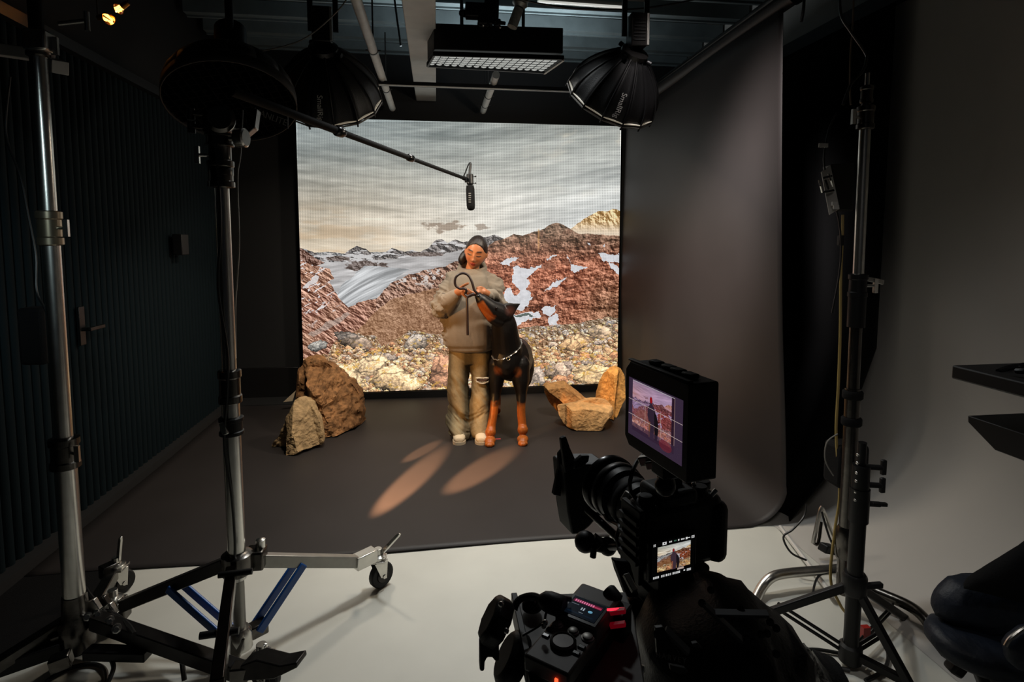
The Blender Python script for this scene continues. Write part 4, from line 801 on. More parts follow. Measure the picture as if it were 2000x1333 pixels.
# floor cables at the left stand
for pts, r, lab in (([PD(166, 1150, 2.4), PD(176, 1165, 2.3), PD(195, 1185, 2.2), PD(230, 1205, 2.15), PD(250, 1222, 2.1), PD(262, 1240, 2.05)], .009, 'black cable draped over the left stand base'),
                    ([G(262, 1248, .12), G(300, 1247, .12), G(335, 1255, .10), G(352, 1280, .08), G(360, 1330, .02)], .009, 'black cable arching over the leg of the left stand'),
                    ([G(90, 1332, .01), G(130, 1308, .01), G(180, 1298, .01), G(205, 1310, .01), G(208, 1340, .01)], .008, 'black cable lying on white floor at bottom left corner'),
                    ([PD(218, 1290, 2.05), PD(222, 1305, 2.03), PD(215, 1325, 2.0), PD(208, 1340, 1.98)], .008, 'short black cable hanging under the left stand base'),
                    ([PD(20, 150, 2.4), PD(12, 260, 2.4), PD(40, 345, 2.38), PD(55, 420, 2.36), PD(70, 500, 2.34), PD(72, 570, 2.33), PD(92, 615, 2.3), PD(104, 700, 2.28), PD(112, 760, 2.27), PD(135, 740, 2.25), PD(128, 800, 2.25), PD(105, 840, 2.24), PD(135, 870, 2.22), PD(130, 905, 2.22)], .0045, 'thin black wire wound down the left chrome stand')): cable(pts, r, lab)
one('ballast', MB().box(PD(75, 655, 2.38), (.10, .10, .24)), M_BLKF, 'black box hanging behind the left chrome stand', 'box', bev=.015)
one('wall_speaker', MB().box(PX(353, 478, -1.96), (.07, .12, .16)), M_BLK, 'small black box fixed on the slatted left wall', 'speaker', bev=.006)
# ------------------------------------------------------------------ foreground camera rig
def blend_fig(img, w_, h_, figs):
    yy, xx = np.mgrid[0:h_, 0:w_]; x = xx/w_; y = 1-yy/h_       # y grows downward in the polygons
    for poly, c in figs: m = inpoly(x, y, poly)[..., None]; img = np.where(m, np.array(c, float), img)
    return img
def shot(w_, h_, u0, u1, v0, v1):     # what the camera sees of the set: a crop of the wall picture, floor below
    uu = np.linspace(u0, u1, w_); vv = np.linspace(v1, v0, h_); uu, vv = np.meshgrid(uu, vv)
    px = np.clip(((uu-578)/635*1300).astype(int), 0, 1299); py = np.clip(((1-(vv-240)/524)*1090).astype(int), 0, 1089)
    im = VIS[py, px]; fl_ = ((vv > 764) | (uu < 578) | (uu > 1213))[..., None]; return np.where(fl_, np.array([40., 30, 32]), im)
FIG = [([(.44, .22), (.47, .17), (.50, .19), (.515, .25), (.50, .31), (.56, .36), (.60, .46), (.60, .60), (.57, .66), (.56, .97), (.47, .97), (.42, .97), (.43, .66), (.39, .56), (.40, .40), (.45, .33)], (64, 48, 58)),
       ([(.445, .22), (.47, .175), (.50, .20), (.51, .25), (.49, .30), (.455, .29)], (150, 40, 40)), ([(.56, .44), (.62, .47), (.66, .60), (.67, .75), (.64, .95), (.58, .95), (.57, .7)], (26, 20, 26)),
       ([(.43, .66), (.47, .66), (.46, .95), (.42, .95)], (138, 84, 62))]
fwd = (RT*-.36+Vector((math.sin(PS), math.cos(PS), 0))*.93).normalized(); rgt = fwd.cross(Vector((0, 0, 1))); Bc = PD(1318, 1032, .93)
RC = frame(rgt, fwd, (0, 0, 1))
def L(x, y, z): return Bc+rgt*x+fwd*y+Vector((0, 0, z))
kc = thing('cinema_camera', L(0, 0, -.06), 'black mirrorless cinema camera with matte box, lit rear display facing us', 'camera')
b = MB(); b.box(L(0, 0, 0), (.150, .06, .112), RC); b.build('body', M_BLK, kc, .012)
b = MB(); b.box(L(.066, .012, -.006), (.034, .10, .104), RC); b.build('grip', M_RUB, kc, .014)
b = MB(); b.box(L(-.012, .004, .062), (.07, .07, .026), RC); b.build('top_hump', M_BLK, kc, .008)
for x, y, r, h in ((.044, -.006, .013, .012), (.066, .012, .012, .010), (.052, .03, .009, .014), (-.058, 0, .012, .010)): d = MB(); d.lathe(L(x, y, .054), (0, 0, 1), [(r, 0), (r, h), (r*.85, h+.002)], 18); d.build('dial', M_BLKM, kc)
b = MB(); b.cyl(L(.050, -.026, .058), L(.060, -.026, .066), .004); b.ball(L(.036, .0, .069), .004, 8); b.build('button', M_CHR, kc)
b = MB(); b.box(L(-.034, -.037, -.020), (.090, .010, .068), RC); b.build('display_housing', M_BLKG, kc, .003)
w_, h_ = 360, 270; im = np.full((h_, w_, 3), 3.)
pic = shot(280, 186, 690, 1190, 330, 790); pic = np.clip((pic-60)*1.15+30, 0, 255); pic = blend_fig(pic, 280, 186, FIG); im[44:230, 44:324] = pic
wht = (225, 225, 225)
def blk(x0, y0, x1, y1, c=wht): im[h_-y1:h_-y0, x0:x1] = c
for x in (10, 20): blk(x, 14, x+7, 22); blk(x, 24, x+6, 31)
blk(84, 12, 118, 32); blk(96, 17, 106, 26, (30, 30, 30))
for x0, x1 in ((140, 150), (153, 162), (240, 250), (253, 262), (266, 270)): blk(x0, 14, x1, 25)
blk(180, 14, 202, 24, (60, 100, 80)); blk(214, 14, 226, 26); blk(280, 12, 296, 28); blk(296, 17, 318, 22); blk(330, 10, 356, 28, (200, 200, 200)); blk(334, 14, 352, 24, (150, 150, 150))
for x0, x1 in ((12, 24), (28, 36), (40, 48), (52, 60), (78, 86), (90, 98), (102, 106), (116, 132), (138, 146), (150, 152), (156, 162), (174, 186), (190, 200), (204, 212), (216, 226), (230, 238)): blk(x0, 242, x1, 258)
blk(268, 242, 282, 252); blk(296, 240, 332, 258, (190, 190, 190)); blk(214, 218, 270, 232, (190, 170, 160)); 
M_LCD = screen_mat('camera_display', im, .8, rough=.12)
quad_uv('display', L(-.074, -.0425, -.051), L(.006, -.0425, -.051), L(.006, -.0425, .011), L(-.074, -.0425, .011), M_LCD, kc)
ly = .028
b = MB(); lo = L(-.014, ly, .0); b.lathe(lo, fwd, [(.036, 0), (.040, .004), (.040, .035), (.037, .038), (.044, .045), (.044, .09), (.041, .094), (.050, .10), (.052, .135), (.049, .14), (.049, .17)], 36); b.build('lens', M_BLKM, kc)
for y in (.062, .118):
    b = MB(); b.lathe(lo+fwd*y, fwd, [(.0445 if y < .1 else .0525, 0), (.046 if y < .1 else .054, .002), (.046 if y < .1 else .054, .014), (.0445 if y < .1 else .0525, .016)], 40); b.build('focus_ring', M_STL if y > .1 else M_RUB, kc)
b = MB(); b.lathe(lo+fwd*.145, fwd, [(.054, 0), (.057, .004), (.057, .016), (.052, .02)], 40); b.build('front_ring', M_BLKG, kc)
MB().prism([PD(1102, 910, 1.18), PD(1126, 905, 1.18), PD(1186, 905, 1.16), PD(1197, 920, 1.14), PD(1198, 1006, 1.14), PD(1170, 1010, 1.15), PD(1152, 1030, 1.16), PD(1134, 1045, 1.17), PD(1117, 1046, 1.18), PD(1109, 1000, 1.18)], fwd*.06).build('matte_box', M_BLK, kc, .004)
y0 = .2
for P, nm in (([PD(1096, 858, 1.18), PD(1106, 853, 1.18), PD(1114, 876, 1.18), PD(1126, 903, 1.18), PD(1128, 926, 1.18), PD(1104, 926, 1.18)], 'flag_arm'), ([PD(1092, 888, 1.2), PD(1100, 878, 1.2), PD(1106, 926, 1.2), PD(1092, 930, 1.2)], 'flag_arm'),
             ([PD(1124, 903, 1.16), PD(1138, 891, 1.16), PD(1152, 891, 1.16), PD(1150, 902, 1.16), PD(1138, 914, 1.16), PD(1122, 918, 1.16)], 'flag_arm'), ([PD(1091, 918, 1.2), PD(1081, 968, 1.2), PD(1096, 971, 1.2), PD(1100, 925, 1.2)], 'side_flag')):
    MB().prism(P, fwd*.012).build(nm, M_BLK, kc, .002)
b = MB(); b.cyl(L(-.03, .0, -.075), L(-.03, .24, -.075), .0075); b.build('rod', M_STL, kc); b = MB(); b.cyl(L(.03, .0, -.075), L(.03, .24, -.075), .0075); b.build('rod', M_STL, kc)
b = MB(); b.box(L(0, .02, -.074), (.10, .10, .03), RC); b.build('base_plate', M_BLKM, kc, .004)
b = MB(); b.box(L(-.046, .06, .03), (.03, .02, .02), frame((.7, .3, -.5), (-.3, .9, 0), (.5, 0, .8))); b.build('cable_plug', M_ALU, kc, .003)
for k in range(5): b = MB(); b.box(L(-.086, .0, -.03+k*.016), (.012, .05, .006), RC); b.build('cage_rib', M_BLKM, kc)
b = MB(); b.box(L(-.082, 0, -.005), (.010, .055, .12), RC); b.build('cage_side', M_BLKM, kc, .002)
one('cable', MB().tube([PD(1262, 886, .95), PD(1246, 900, .94), PD(1236, 920, .92), PD(1230, 945, .92), PD(1234, 965, .92), PD(1250, 978, .92)], .0035, 7, 6), M_CBL, 'thin black cable looping from the field monitor down to the camera', 'cable')
one('cable', MB().tube([PD(1180, 1002, 1.05), PD(1186, 1015, 1.02), PD(1198, 1022, 1.0), PD(1210, 1030, .96), PD(1205, 1050, .95), PD(1210, 1075, .95), PD(1222, 1092, .93)], .004, 7, 6), M_CBL, 'black cable hanging under the lens along the camera cage', 'cable')
# articulated clamp below matte box
ac = thing('mounting_arm', PD(1165, 1090, 1.02), 'small black articulating arm with two ball ends below the matte box', 'arm')
for u, v, r in ((1143, 1059, .0195), (1187, 1068, .0165)): MB().ball(PD(u, v, 1.02), r, 16).build('ball_joint', M_BLK, ac)
b = MB(); b.cyl(PD(1150, 1060, 1.02), PD(1196, 1070, 1.02), .013); b.bar(PD(1158, 1052, 1.01), PD(1172, 1064, 1.01), .02, .016); b.build('arm', M_BLKM, ac, .002)
b = MB(); b.cyl(PD(1160, 1070, 1.0), PD(1158, 1089, 1.0), .006, .0055); b.build('lever', M_BLK, ac); MB().cyl(PD(1192, 1069, 1.0), PD(1216, 1068, .95), .006).build('stud', M_BLKM, ac)
# field monitor
fm = thing('field_monitor', PD(1310, 930, .72), 'black field monitor with framing grid on screen, mounted above the camera', 'monitor')
pl, pr_ = PD(1221, 787, .805), PD(1344, 846, .665); zm = (pl.z+pr_.z)/2; pl.z = pr_.z = zm
mxv = (pr_-pl); mw = mxv.length; mxv.normalize(); mn = Vector((0, 0, 1)).cross(mxv).normalized()
if mn.dot(CAM-pl) < 0: mn = -mn
mo = (pl+pr_)/2; mh = .121
def MP(x, y, z): return mo+mxv*x+mn*y+Vector((0, 0, z))
RM = frame(mxv, mn, mxv.cross(mn))
b = MB(); ch = .012
prof = [(-mw/2+ch, -mh/2), (mw/2-.002, -mh/2), (mw/2, -mh/2+.002), (mw/2, mh/2-.002), (mw/2-.002, mh/2), (-mw/2+ch, mh/2), (-mw/2, mh/2-ch), (-mw/2, -mh/2+ch)]
b.prism([MP(x, 0, z) for x, z in prof], mn*-.042); b.build('housing', M_BLK, fm, .004)
b = MB(); b.box(MP(.0, -.005, mh/2+.001), (mw*.94, .008, .003), RM); b.build('top_edge', M_STL, fm, .001)
for x in (-.03, .0, .02, .045): b = MB(); b.box(MP(x, -.022, mh/2+.003), (.020, .014, .006), RM); b.build('button', M_BLKM, fm, .002)
w_, h_ = 300, 250; im = np.full((h_, w_, 3), (66., 50., 72.)); pic = shot(236, 218, 640, 1250, 330, 800); g = pic.mean(-1, keepdims=True); pic = np.clip(g+(pic-g)*1.2, 0, 255)*np.array([.86, .74, .86])+np.array([14, 6, 18])
fg = [([(x*.94+.02, y) for x, y in p], c) for p, c in FIG]; fg[1] = (fg[1][0], (176, 22, 30)); fg[0] = (fg[0][0], (58, 42, 60))
pic = blend_fig(pic, 236, 218, fg); im[26:244, 24:260] = pic; im[26:60, 24:260] = im[26:60, 24:260]*.35+np.array([66., 48, 72])*.65
red = (np.hypot((np.arange(w_)[None]-215)/34, (np.arange(h_)[:, None]-38)/22) < 1)[..., None]; im = np.where(red, im*.5+np.array([150, 40, 50])*.5, im)
for f in (.37, .63): im[int(h_*f)-1:int(h_*f)+1] = (225, 205, 200)
for f in (.34, .63): im[50:160, int(w_*f)-1:int(w_*f)+1] = (215, 180, 165)
im[242:244, 24:260] = 215; im[60:244, 259:261] = (190, 160, 150)
M_MON = screen_mat('monitor_picture', im, .62, rough=.15)
sx0, sx1, sz0, sz1 = -mw/2+.011, mw/2-.010, -mh/2+.018, mh/2-.022
if (MP(1, 0, 0)-MP(-1, 0, 0)).dot(RT) > 0: quad_uv('display', MP(sx0, .0006, sz0), MP(sx1, .0006, sz0), MP(sx1, .0006, sz1), MP(sx0, .0006, sz1), M_MON, fm)
b = MB(); b.cyl(MP(-.0, -.02, -mh/2), MP(-.0, -.02, -mh/2-.03), .009); b.box(MP(0, -.02, -mh/2-.012), (.03, .026, .018), RM); b.ball(MP(0, -.02, -mh/2-.036), .014, 14); b.build('mount', M_BLKM, fm, .002)
b = MB(); b.cyl(MP(0, -.02, -mh/2-.034), L(-.005, .01, .075), .010); b.box(L(-.005, .01, .078), (.03, .03, .016), RC); b.build('arm', M_BLKM, fm, .002)
b = MB(); b.box(PD(1263, 899, .80), (.022, .012, .014), frame((.8, -.5, .3), (.5, .8, 0), (-.3, 0, .9))); b.box(PD(1271, 908, .79), (.014, .011, .012), frame((.8, -.5, .3), (.5, .8, 0), (-.3, 0, .9))); b.build('cable_plug', M_ALU, fm, .002)
# tripod head under the camera
hd_ = thing('camera_tripod', L(0, .02, -.25), 'black fluid head tripod carrying the cinema camera', 'tripod')
b = MB(); b.box(L(0, .02, -.105), (.11, .14, .03), RC); b.build('plate', M_BLKM, hd_, .004)
b = MB(); b.box(L(0.005, .02, -.165), (.115, .10, .09), RC); b.build('body', M_BLK, hd_, .014)
b = MB(); b.lathe(L(-.055, .02, -.16), -rgt, [(.034, 0), (.036, .004), (.036, .022), (.03, .026)], 24); b.build('drag_dial', M_BLKM, hd_)
b = MB(); b.lathe(L(0, .02, -.30), (0, 0, 1), [(.045, 0), (.06, .02), (.06, .09), (.045, .1)], 24); b.build('bowl', M_BLK, hd_)
b = MB(); b.cyl(Vector((L(0, .02, 0).x, L(0, .02, 0).y, .816)), L(0, .02, -.29), .03); b.build('column', M_BLKM, hd_)
b = MB()
b.prism([PD(1200, 1096, .86), PD(1232, 1100, .86), PD(1250, 1168, .84), PD(1226, 1170, .84), PD(1208, 1120, .86)], fwd*.014); b.build('side_bracket', M_BLKM, hd_, .003)
b = MB(); b.bar(PD(1222, 1122, .838), PD(1240, 1156, .82), .010, .006); b.build('slot_plate', M_ALU, hd_, .001)
# tray and recorder
TL, TR, BL = G(1126, 1166, 1.15), G(1186, 1189, 1.15), G(1096, 1194, 1.15); rx = (TR-TL).normalized(); ry = Vector((0, 0, 1)).cross(rx); ro = (TR+BL)/2
def Q(x, y, z): return ro+rx*x+ry*y+Vector((0, 0, z))
RQ = frame(rx, ry, (0, 0, 1))
tr = thing('accessory_tray', G(1120, 1280, 1.08), 'dark grey accessory tray plate beside the camera holding the recorder', 'tray')
P = [G(1003, 1182, 1.105), G(1018, 1166, 1.105), G(1050, 1161, 1.105), G(1222, 1156, 1.105), G(1238, 1200, 1.105), G(1262, 1350, 1.105), G(1040, 1350, 1.105)]
MB().prism(P, (0, 0, -.012)).build('plate', mat('dark_grey_plate', (112, 110, 106), .55, noise=.15, nscale=60), tr, .002)
MB().bar(G(1004, 1178, 1.108), G(1042, 1355, 1.108), .008, .03).build('edge_rail', M_BLKM, tr, .001)
b = MB(); b.lathe(G(1039, 1193, 1.108), (0, 0, 1), [(.008, 0), (.0135, .004), (.0135, .010), (.008, .017), (.004, .018)], 18); b.build('knob', M_BLKG, tr)
for (u, v, r, nm) in ((968, 1214, .030, 'clamp_disc'), (1000, 1288, .032, 'clamp_disc')): b = MB(); c = PD(u, v, .70); b.lathe(c, (-.75, .1, .45), [(r*.9, -.012), (r, -.008), (r, .006), (r*.8, .012)], 8 if u < 980 else 22); b.build(nm, M_BLK, tr, .002)
b = MB(); b.prism([PD(937, 1262, .68), PD(942, 1257, .68), PD(975, 1256, .68), PD(975, 1293, .68), PD(966, 1293, .68), PD(962, 1286, .68), PD(952, 1286, .68), PD(947, 1296, .68), PD(946, 1313, .68), PD(937, 1313, .68)], (0, .016, 0)); b.build('hook', M_BLK, tr, .002)
for u, v in ((979, 1181), (989, 1233), (1065, 1217), (1062, 1223)): MB().ball(PD(u, v, .665), .0035, 8).build('screw', M_CHR, tr)
MB().cyl(G(1130, 1345, 1.09), Vector((G(1130, 1345, 1.09).x, G(1130, 1345, 1.09).y, .84)), .02).build('post', M_BLKM, tr)
rc = thing('field_recorder', Q(0, -.03, -.045), 'compact grey field recorder with tilted lit display on the accessory tray', 'recorder')
b = MB(); b.box(Q(0, .012, -.012), (.056, .078, .024), RQ); b.build('display_case', mat('recorder_grey', (98, 95, 91), .5), rc, .004)
b = MB(); b.box(Q(0, -.062, -.018), (.058, .070, .020), RQ); b.build('control_panel', mat('recorder_grey', (98, 95, 91), .5), rc, .003)
b = MB(); b.box(Q(0, -.03, -.034), (.060, .130, .024), RQ); b.build('body', M_BLK, rc, .004)
b = MB(); b.box(Q(0, -.001, .0002), (.050, .044, .001), RQ); b.build('bezel', M_BLKG, rc)
w_, h_ = 200, 160; im = np.full((h_, w_, 3), (10., 16., 24.)); im[112:140, 10:190] = (92, 14, 44)
for x in list(range(20, 136, 14)): im[116:136, x:x+9] = (236, 130, 170)
for x in range(140, 184, 7): im[116:130, x:x+4] = (214, 80, 110)
im[92:96, 12:60] = (120, 130, 140); im[60:84, 84:92] = (170, 180, 190); im[60:84, 98:106] = (170, 180, 190)
yy, xx = np.mgrid[0:h_, 0:w_]; im[np.hypot((xx-142)/14, (yy-70)/11) < 1] = (110, 170, 200); im[36:40, 84:112] = (130, 140, 150); im[20:30, 20:180] = (14, 28, 42)
quad_uv('display', Q(-.0215, -.018, .0012), Q(.0215, -.018, .0012), Q(.0215, .018, .0012), Q(-.0215, .018, .0012), screen_mat('recorder_display', im, .7, rough=.1), rc)
for x, rr in ((-.019, .0055), (.002, .0055), (.021, .006)): b = MB(); b.lathe(Q(x, -.034, -.009), (0, 0, 1), [(rr*1.3, 0), (rr*1.3, .0025), (rr, .003), (rr, .0045), (rr*.7, .0052)], 18); b.build('button', M_ALU, rc)
b = MB(); b.lathe(Q(.001, -.058, -.009), (0, 0, 1), [(.0155, 0), (.0155, .005), (.0125, .0062), (.012, .0050), (.003, .0050)], 32); b.build('jog_wheel', M_STL, rc)
for x, y in ((-.023, -.046), (-.022, -.058), (.022, -.052), (.021, -.064)): b = MB(); b.box(Q(x, y, -.0075), (.009, .006, .003), RQ); b.build('button', M_BLKG, rc, .001)
MB().box(Q(.014, -.098, -.024), (.0035, .002, .012), RQ).build('record_lamp', mat('red_lamp', (255, 70, 40), .4, emit=(255, 74, 40), es=2.5), rc)
xl = thing('audio_plug', Q(-.06, .03, -.02), 'black audio plug and cable entering the recorder from the left', 'plug')
b = MB(); b.lathe(PD(1054, 1170, .715), PD(1098, 1186, .70)-PD(1054, 1170, .715), [(.006, 0), (.011, .006), (.013, .014), (.013, .03), (.011, .034)], 16); b.build('shell', M_BLK, xl)
MB().cyl(PD(1095, 1167, .71), PD(1116, 1171, .71), .0035).build('metal_tip', M_ALU, xl)
MB().tube([PD(1056, 1170, .715), PD(1040, 1165, .72), PD(1022, 1168, .725), PD(1010, 1177, .725), PD(1004, 1192, .72)], .0045, 8, 6).build('cable', M_CBL, xl)
b = MB(); b.lathe(PD(1186, 1152, .74), PD(1202, 1172, .73)-PD(1186, 1152, .74), [(.008, 0), (.0105, .003), (.0105, .018), (.007, .02)], 14)
pg = one('audio_plug', b, M_BLK, 'ribbed black plug end standing up behind the recorder', 'plug')
rl_ = thing('tally_lamp', PD(1206, 1230, .72), 'small block glowing red between the recorder and tripod head', 'lamp')
b = MB(); b.box(PD(1207, 1222, .725), (.026, .03, .05), RQ); b.build('case', M_BLK, rl_, .002)
M_RED = mat('red_glow', (40, 0, 5), .4, emit=(120, 4, 22), es=.35)
for v in (1198, 1224): MB().bar(PD(1192, v-1, .698), PD(1221, v-5, .692), .006, .005).build('red_strip', M_RED, rl_)
MB().bar(PD(1186, 1192, .69), PD(1218, 1189, .70), .002, .002).build('lit_edge', mat('red_edge', (255, 60, 80), .4, emit=(255, 50, 74), es=1.3), rl_)
cable([PD(1072, 1182, .70), PD(1066, 1200, .70), PD(1062, 1215, .69), PD(1045, 1228, .69), PD(1020, 1242, .68)], .0016, 'hair thin black lanyard lying on the accessory tray', M_CBL)
# ------------------------------------------------------------------ soft things and stones: outline inflated to a body with real thickness
def body_from_outline(px, D, front, back, amp, fr, seed, planes=None, n=64, rings=14, facet=0.0, smooth_pow=.5, floor=True, centre=None, rough=0):
    P = [PD(u, v, D) for u, v in px]
    per = [(P[(i+1) % len(P)]-P[i]).length for i in range(len(P))]; tot = sum(per); pts = []
    for k in range(n):
        s = tot*k/n; i = 0
        while s > per[i]: s -= per[i]; i = (i+1) % len(P)
        pts.append(P[i].lerp(P[(i+1) % len(P)], s/per[i]))
    c = PD(*centre, D) if centre else sum(pts, Vector())/n
    ex = max(abs((p-c).dot(RT)) for p in pts); ez = max(abs((p-c).z) for p in pts)
    hx = Vector((FW.x, FW.y, 0)).normalized(); mb = MB(); vs = []; fs = []
    def dep(p, t, m):
        x, y = (p-c).dot(RT)/ex, (p-c).z/ez
        if planes and m == 'f': h = min([front]+[max(0, a*x+b_*y+cc) for a, b_, cc in planes]); h = min(h, front*((1-t)/.22)**.7 if t < 1 else 0)
        else: h = (front if m == 'f' else back)*(max(0, 1-t**(1/smooth_pow)))**smooth_pow
        return h
    for m, sg in (('f', -1), ('b', 1)):
        o = len(vs)
        for r in range(rings, 0, -1):
            t = r/rings
            for p in pts: q = c.lerp(p, t); vs.append(q+hx*(sg*dep(q, t, m)))
        vs.append(c+hx*(sg*dep(c, 0, m))); top = len(vs)-1
        for r in range(rings-1):
            for k in range(n): fs.append((o+r*n+k, o+r*n+(k+1) % n, o+(r+1)*n+(k+1) % n, o+(r+1)*n+k))
        for k in range(n): fs.append((o+(rings-1)*n+k, o+(rings-1)*n+(k+1) % n, top))
    mb.add(vs, fs); me = mb.mesh('body'); co = coords(me); no = normals(me); out = co.copy()
    for i in range(len(co)):
        p = Vector(co[i]); d = 0
        for k, (f_, a_) in enumerate(((fr, 1), (fr*2.3, .5), (fr*5.5, .28), (fr*12, .12))): d += a_*mnoise.noise(p*f_+Vector((seed*3.1+k*7, 0, 0)))
        if facet: dd, pp = mnoise.voronoi(p*fr*1.6+Vector((seed, 0, 0)))[:2]; d += facet*(dd[1]-dd[0]-.3)
        if rough: dd, pp = mnoise.voronoi(p*fr*5+Vector((seed+4, 0, 0)))[:2]; d += rough*(dd[1]-dd[0]-.25)+rough*.6*mnoise.noise(p*fr*22)
        out[i] = co[i]+no[i]*d*amp
    if floor: out[:, 2] = np.maximum(out[:, 2], .014)
    setco(me, out); return me
def place_mesh(me, name, m, label, cat, group=None, ang=30):
    co = coords(me); b = co.mean(0); b[2] = co[:, 2].min(); setco(me, co-b); o = link(name, me, m, None, 0, ang); o.location = Vector(b); BASE[name] = Vector(b); return tag(o, label, cat, group)
bag = body_from_outline([(1352, 1160), (1372, 1144), (1392, 1139), (1440, 1146), (1470, 1160), (1500, 1190), (1528, 1222), (1545, 1228), (1562, 1250), (1560, 1285), (1580, 1312), (1610, 1375), (1236, 1375), (1244, 1230), (1272, 1190), (1310, 1168)], .86, .13, .10, .012, 14, 3, floor=False, smooth_pow=.45)
bg = place_mesh(bag, 'equipment_bag', M_BLKN, 'lumpy black equipment bag with straps and buckles below the camera', 'bag', ang=60)
BASE[bg.name] = bg.location.copy()
for a, b_, r in (((1372, 1178), (1448, 1250), .006), ((1390, 1198), (1500, 1200), .005), ((1300, 1230), (1345, 1275), .007)):
    MB().bar(PD(*a, .735), PD(*b_, .725), .012, .004).build('strap', mat('webbing', (40, 40, 42), .6), bg)
for u, v in ((1371, 1179), (1388, 1153), (1447, 1192), (1504, 1216), (1516, 1228), (1458, 1248), (1470, 1254), (1498, 1238), (1516, 1278), (1486, 1240)):
    b = MB(); q = PD(u, v, .735 if v > 1170 else .78); b.lathe(q, CAM-q, [(.005, -.006), (.005, .002), (.003, .003)], 10); b.build('buckle', M_CHRD, bg)
b = MB(); b.prism([PD(1280, 1228, .715), PD(1296, 1226, .715), PD(1330, 1282, .705), PD(1284, 1282, .705)], (0, .006, 0)); b.build('leather_patch', mat('dark_leather', (34, 31, 29), .5, bump=.2), bg, .001)
b = MB(); b.lathe(PD(1286, 1240, .708), CAM-PD(1286, 1240, .708), [(.006, -.002), (.006, .003), (.004, .003)], 14); b.lathe(PD(1296, 1243, .708), CAM-PD(1296, 1243, .708), [(.004, -.002), (.004, .003), (.003, .003)], 12); b.build('snap_stud', M_CHRD, bg)
a_, e_ = PD(1292, 1282, .698), PD(1328, 1290, .698); xd = (e_-a_).normalized(); zd = (CAM-a_).normalized(); zd = (zd-xd*zd.dot(xd)).normalized()
letter('HARVEY', .0085, mat('pale_print', (150, 148, 142), .6), bg, Matrix.Translation((a_+e_)/2-bg.location+zd*.001) @ frame(xd, zd.cross(xd), zd).to_4x4(), 1.35)
for P, m_ in (([(1352, 1258), (1362, 1256), (1372, 1268), (1356, 1266)], 'webbing'), ([(1308, 1300), (1338, 1306), (1344, 1314), (1330, 1318), (1310, 1310)], 'webbing')): MB().prism([PD(u, v, .70) for u, v in P], (0, .004, 0)).build('zip_pull', MATS[m_], bg)
lp = MB(); lp.tube([PD(1256, 1300, .70), PD(1254, 1310, .70), PD(1251, 1322, .70)], [.002, .004, .001], 8); lp.build('metal_tag', M_CHR, bg)
pb = body_from_outline([(1546, 1262), (1575, 1262), (1592, 1280), (1606, 1306), (1622, 1340), (1576, 1345), (1566, 1300)], .93, .02, .02, .010, 30, 8, floor=False)
place_mesh(pb, 'plastic_sleeve', mat('clear_plastic', (110, 108, 104), .2, spec=.8, alpha=.75, bump=.4, bscale=40), 'crinkled clear plastic sleeve tucked beside the black equipment bag', 'sleeve', ang=20)
bx = body_from_outline([(1600, 1290), (1640, 1300), (1636, 1320), (1660, 1345), (1610, 1345)], 1.0, .05, .05, .004, 20, 9, floor=False)
place_mesh(bx, 'pouch', M_BLKN, 'small dark pouch right of the crinkled plastic sleeve', 'pouch')
ct = thing('camera_cart', Vector((Bc.x, Bc.y, 0)), 'black camera cart under the equipment bag, below the frame', 'cart')
MB().box(Vector((Bc.x+.03, Bc.y-.06, .80)), (.5, .26, .03)).build('top', M_BLKM, ct, .004)
for sx in (-.2, .24):
    for sy in (-.16, .04): MB().cyl(Vector((Bc.x+sx, Bc.y+sy, 0)), Vector((Bc.x+sx, Bc.y+sy, .79)), .015).build('leg', M_BLKM, ct)
# ------------------------------------------------------------------ cart shelves at right
XT = PD(1858, 726, 1.3).x; YT = PD(1858, 726, 1.3).y; zt_ = PX(1858, 713, XT).z; zb_ = PX(1858, 740, XT).z
ec = thing('equipment_cart', Vector((XT+.25, YT-.4, 0)), 'black equipment cart whose two shelf ends enter at right edge', 'cart')
MB().box((XT+.25, YT-.35, (zt_+zb_)/2), (.5, .7, zt_-zb_)).build('top_shelf', M_BLK, ec, .004)
P = [PX(1890, 812, XT+.03), PX(1890, 825, XT+.03), PX(1943, 880, XT+.03)]; zc = P[2].z
MB().prism([P[0], P[1], P[2], Vector((XT+.03, YT-.7, zc)), Vector((XT+.03, YT-.7, P[0].z))], (.45, 0, 0)).build('lower_bin', M_BLK, ec, .002)
for x in (.1, .48): MB().cyl((XT+x, YT-.62, 0), (XT+x, YT-.62, zt_), .018).build('post', M_BLKM, ec)
pp = MB(); z = zt_+.004; c = PX(1975, 719, XT+.12); pp.prism([PX(1945, 725, XT+.06), PX(1985, 713, XT+.2), PX(2030, 705, XT+.25), PX(2040, 722, XT+.05)], (0, 0, -.004)); one('cable_loop', MB().tube([PX(1950, 726, XT+.04), PX(1970, 719, XT+.07), PX(2000, 714, XT+.10), PX(2040, 712, XT+.1), PX(2020, 724, XT+.04), PX(1985, 725, XT+.03)], .006, 7, 4), M_BLKG, 'coiled black cable lying on the top shelf at right edge', 'cable')
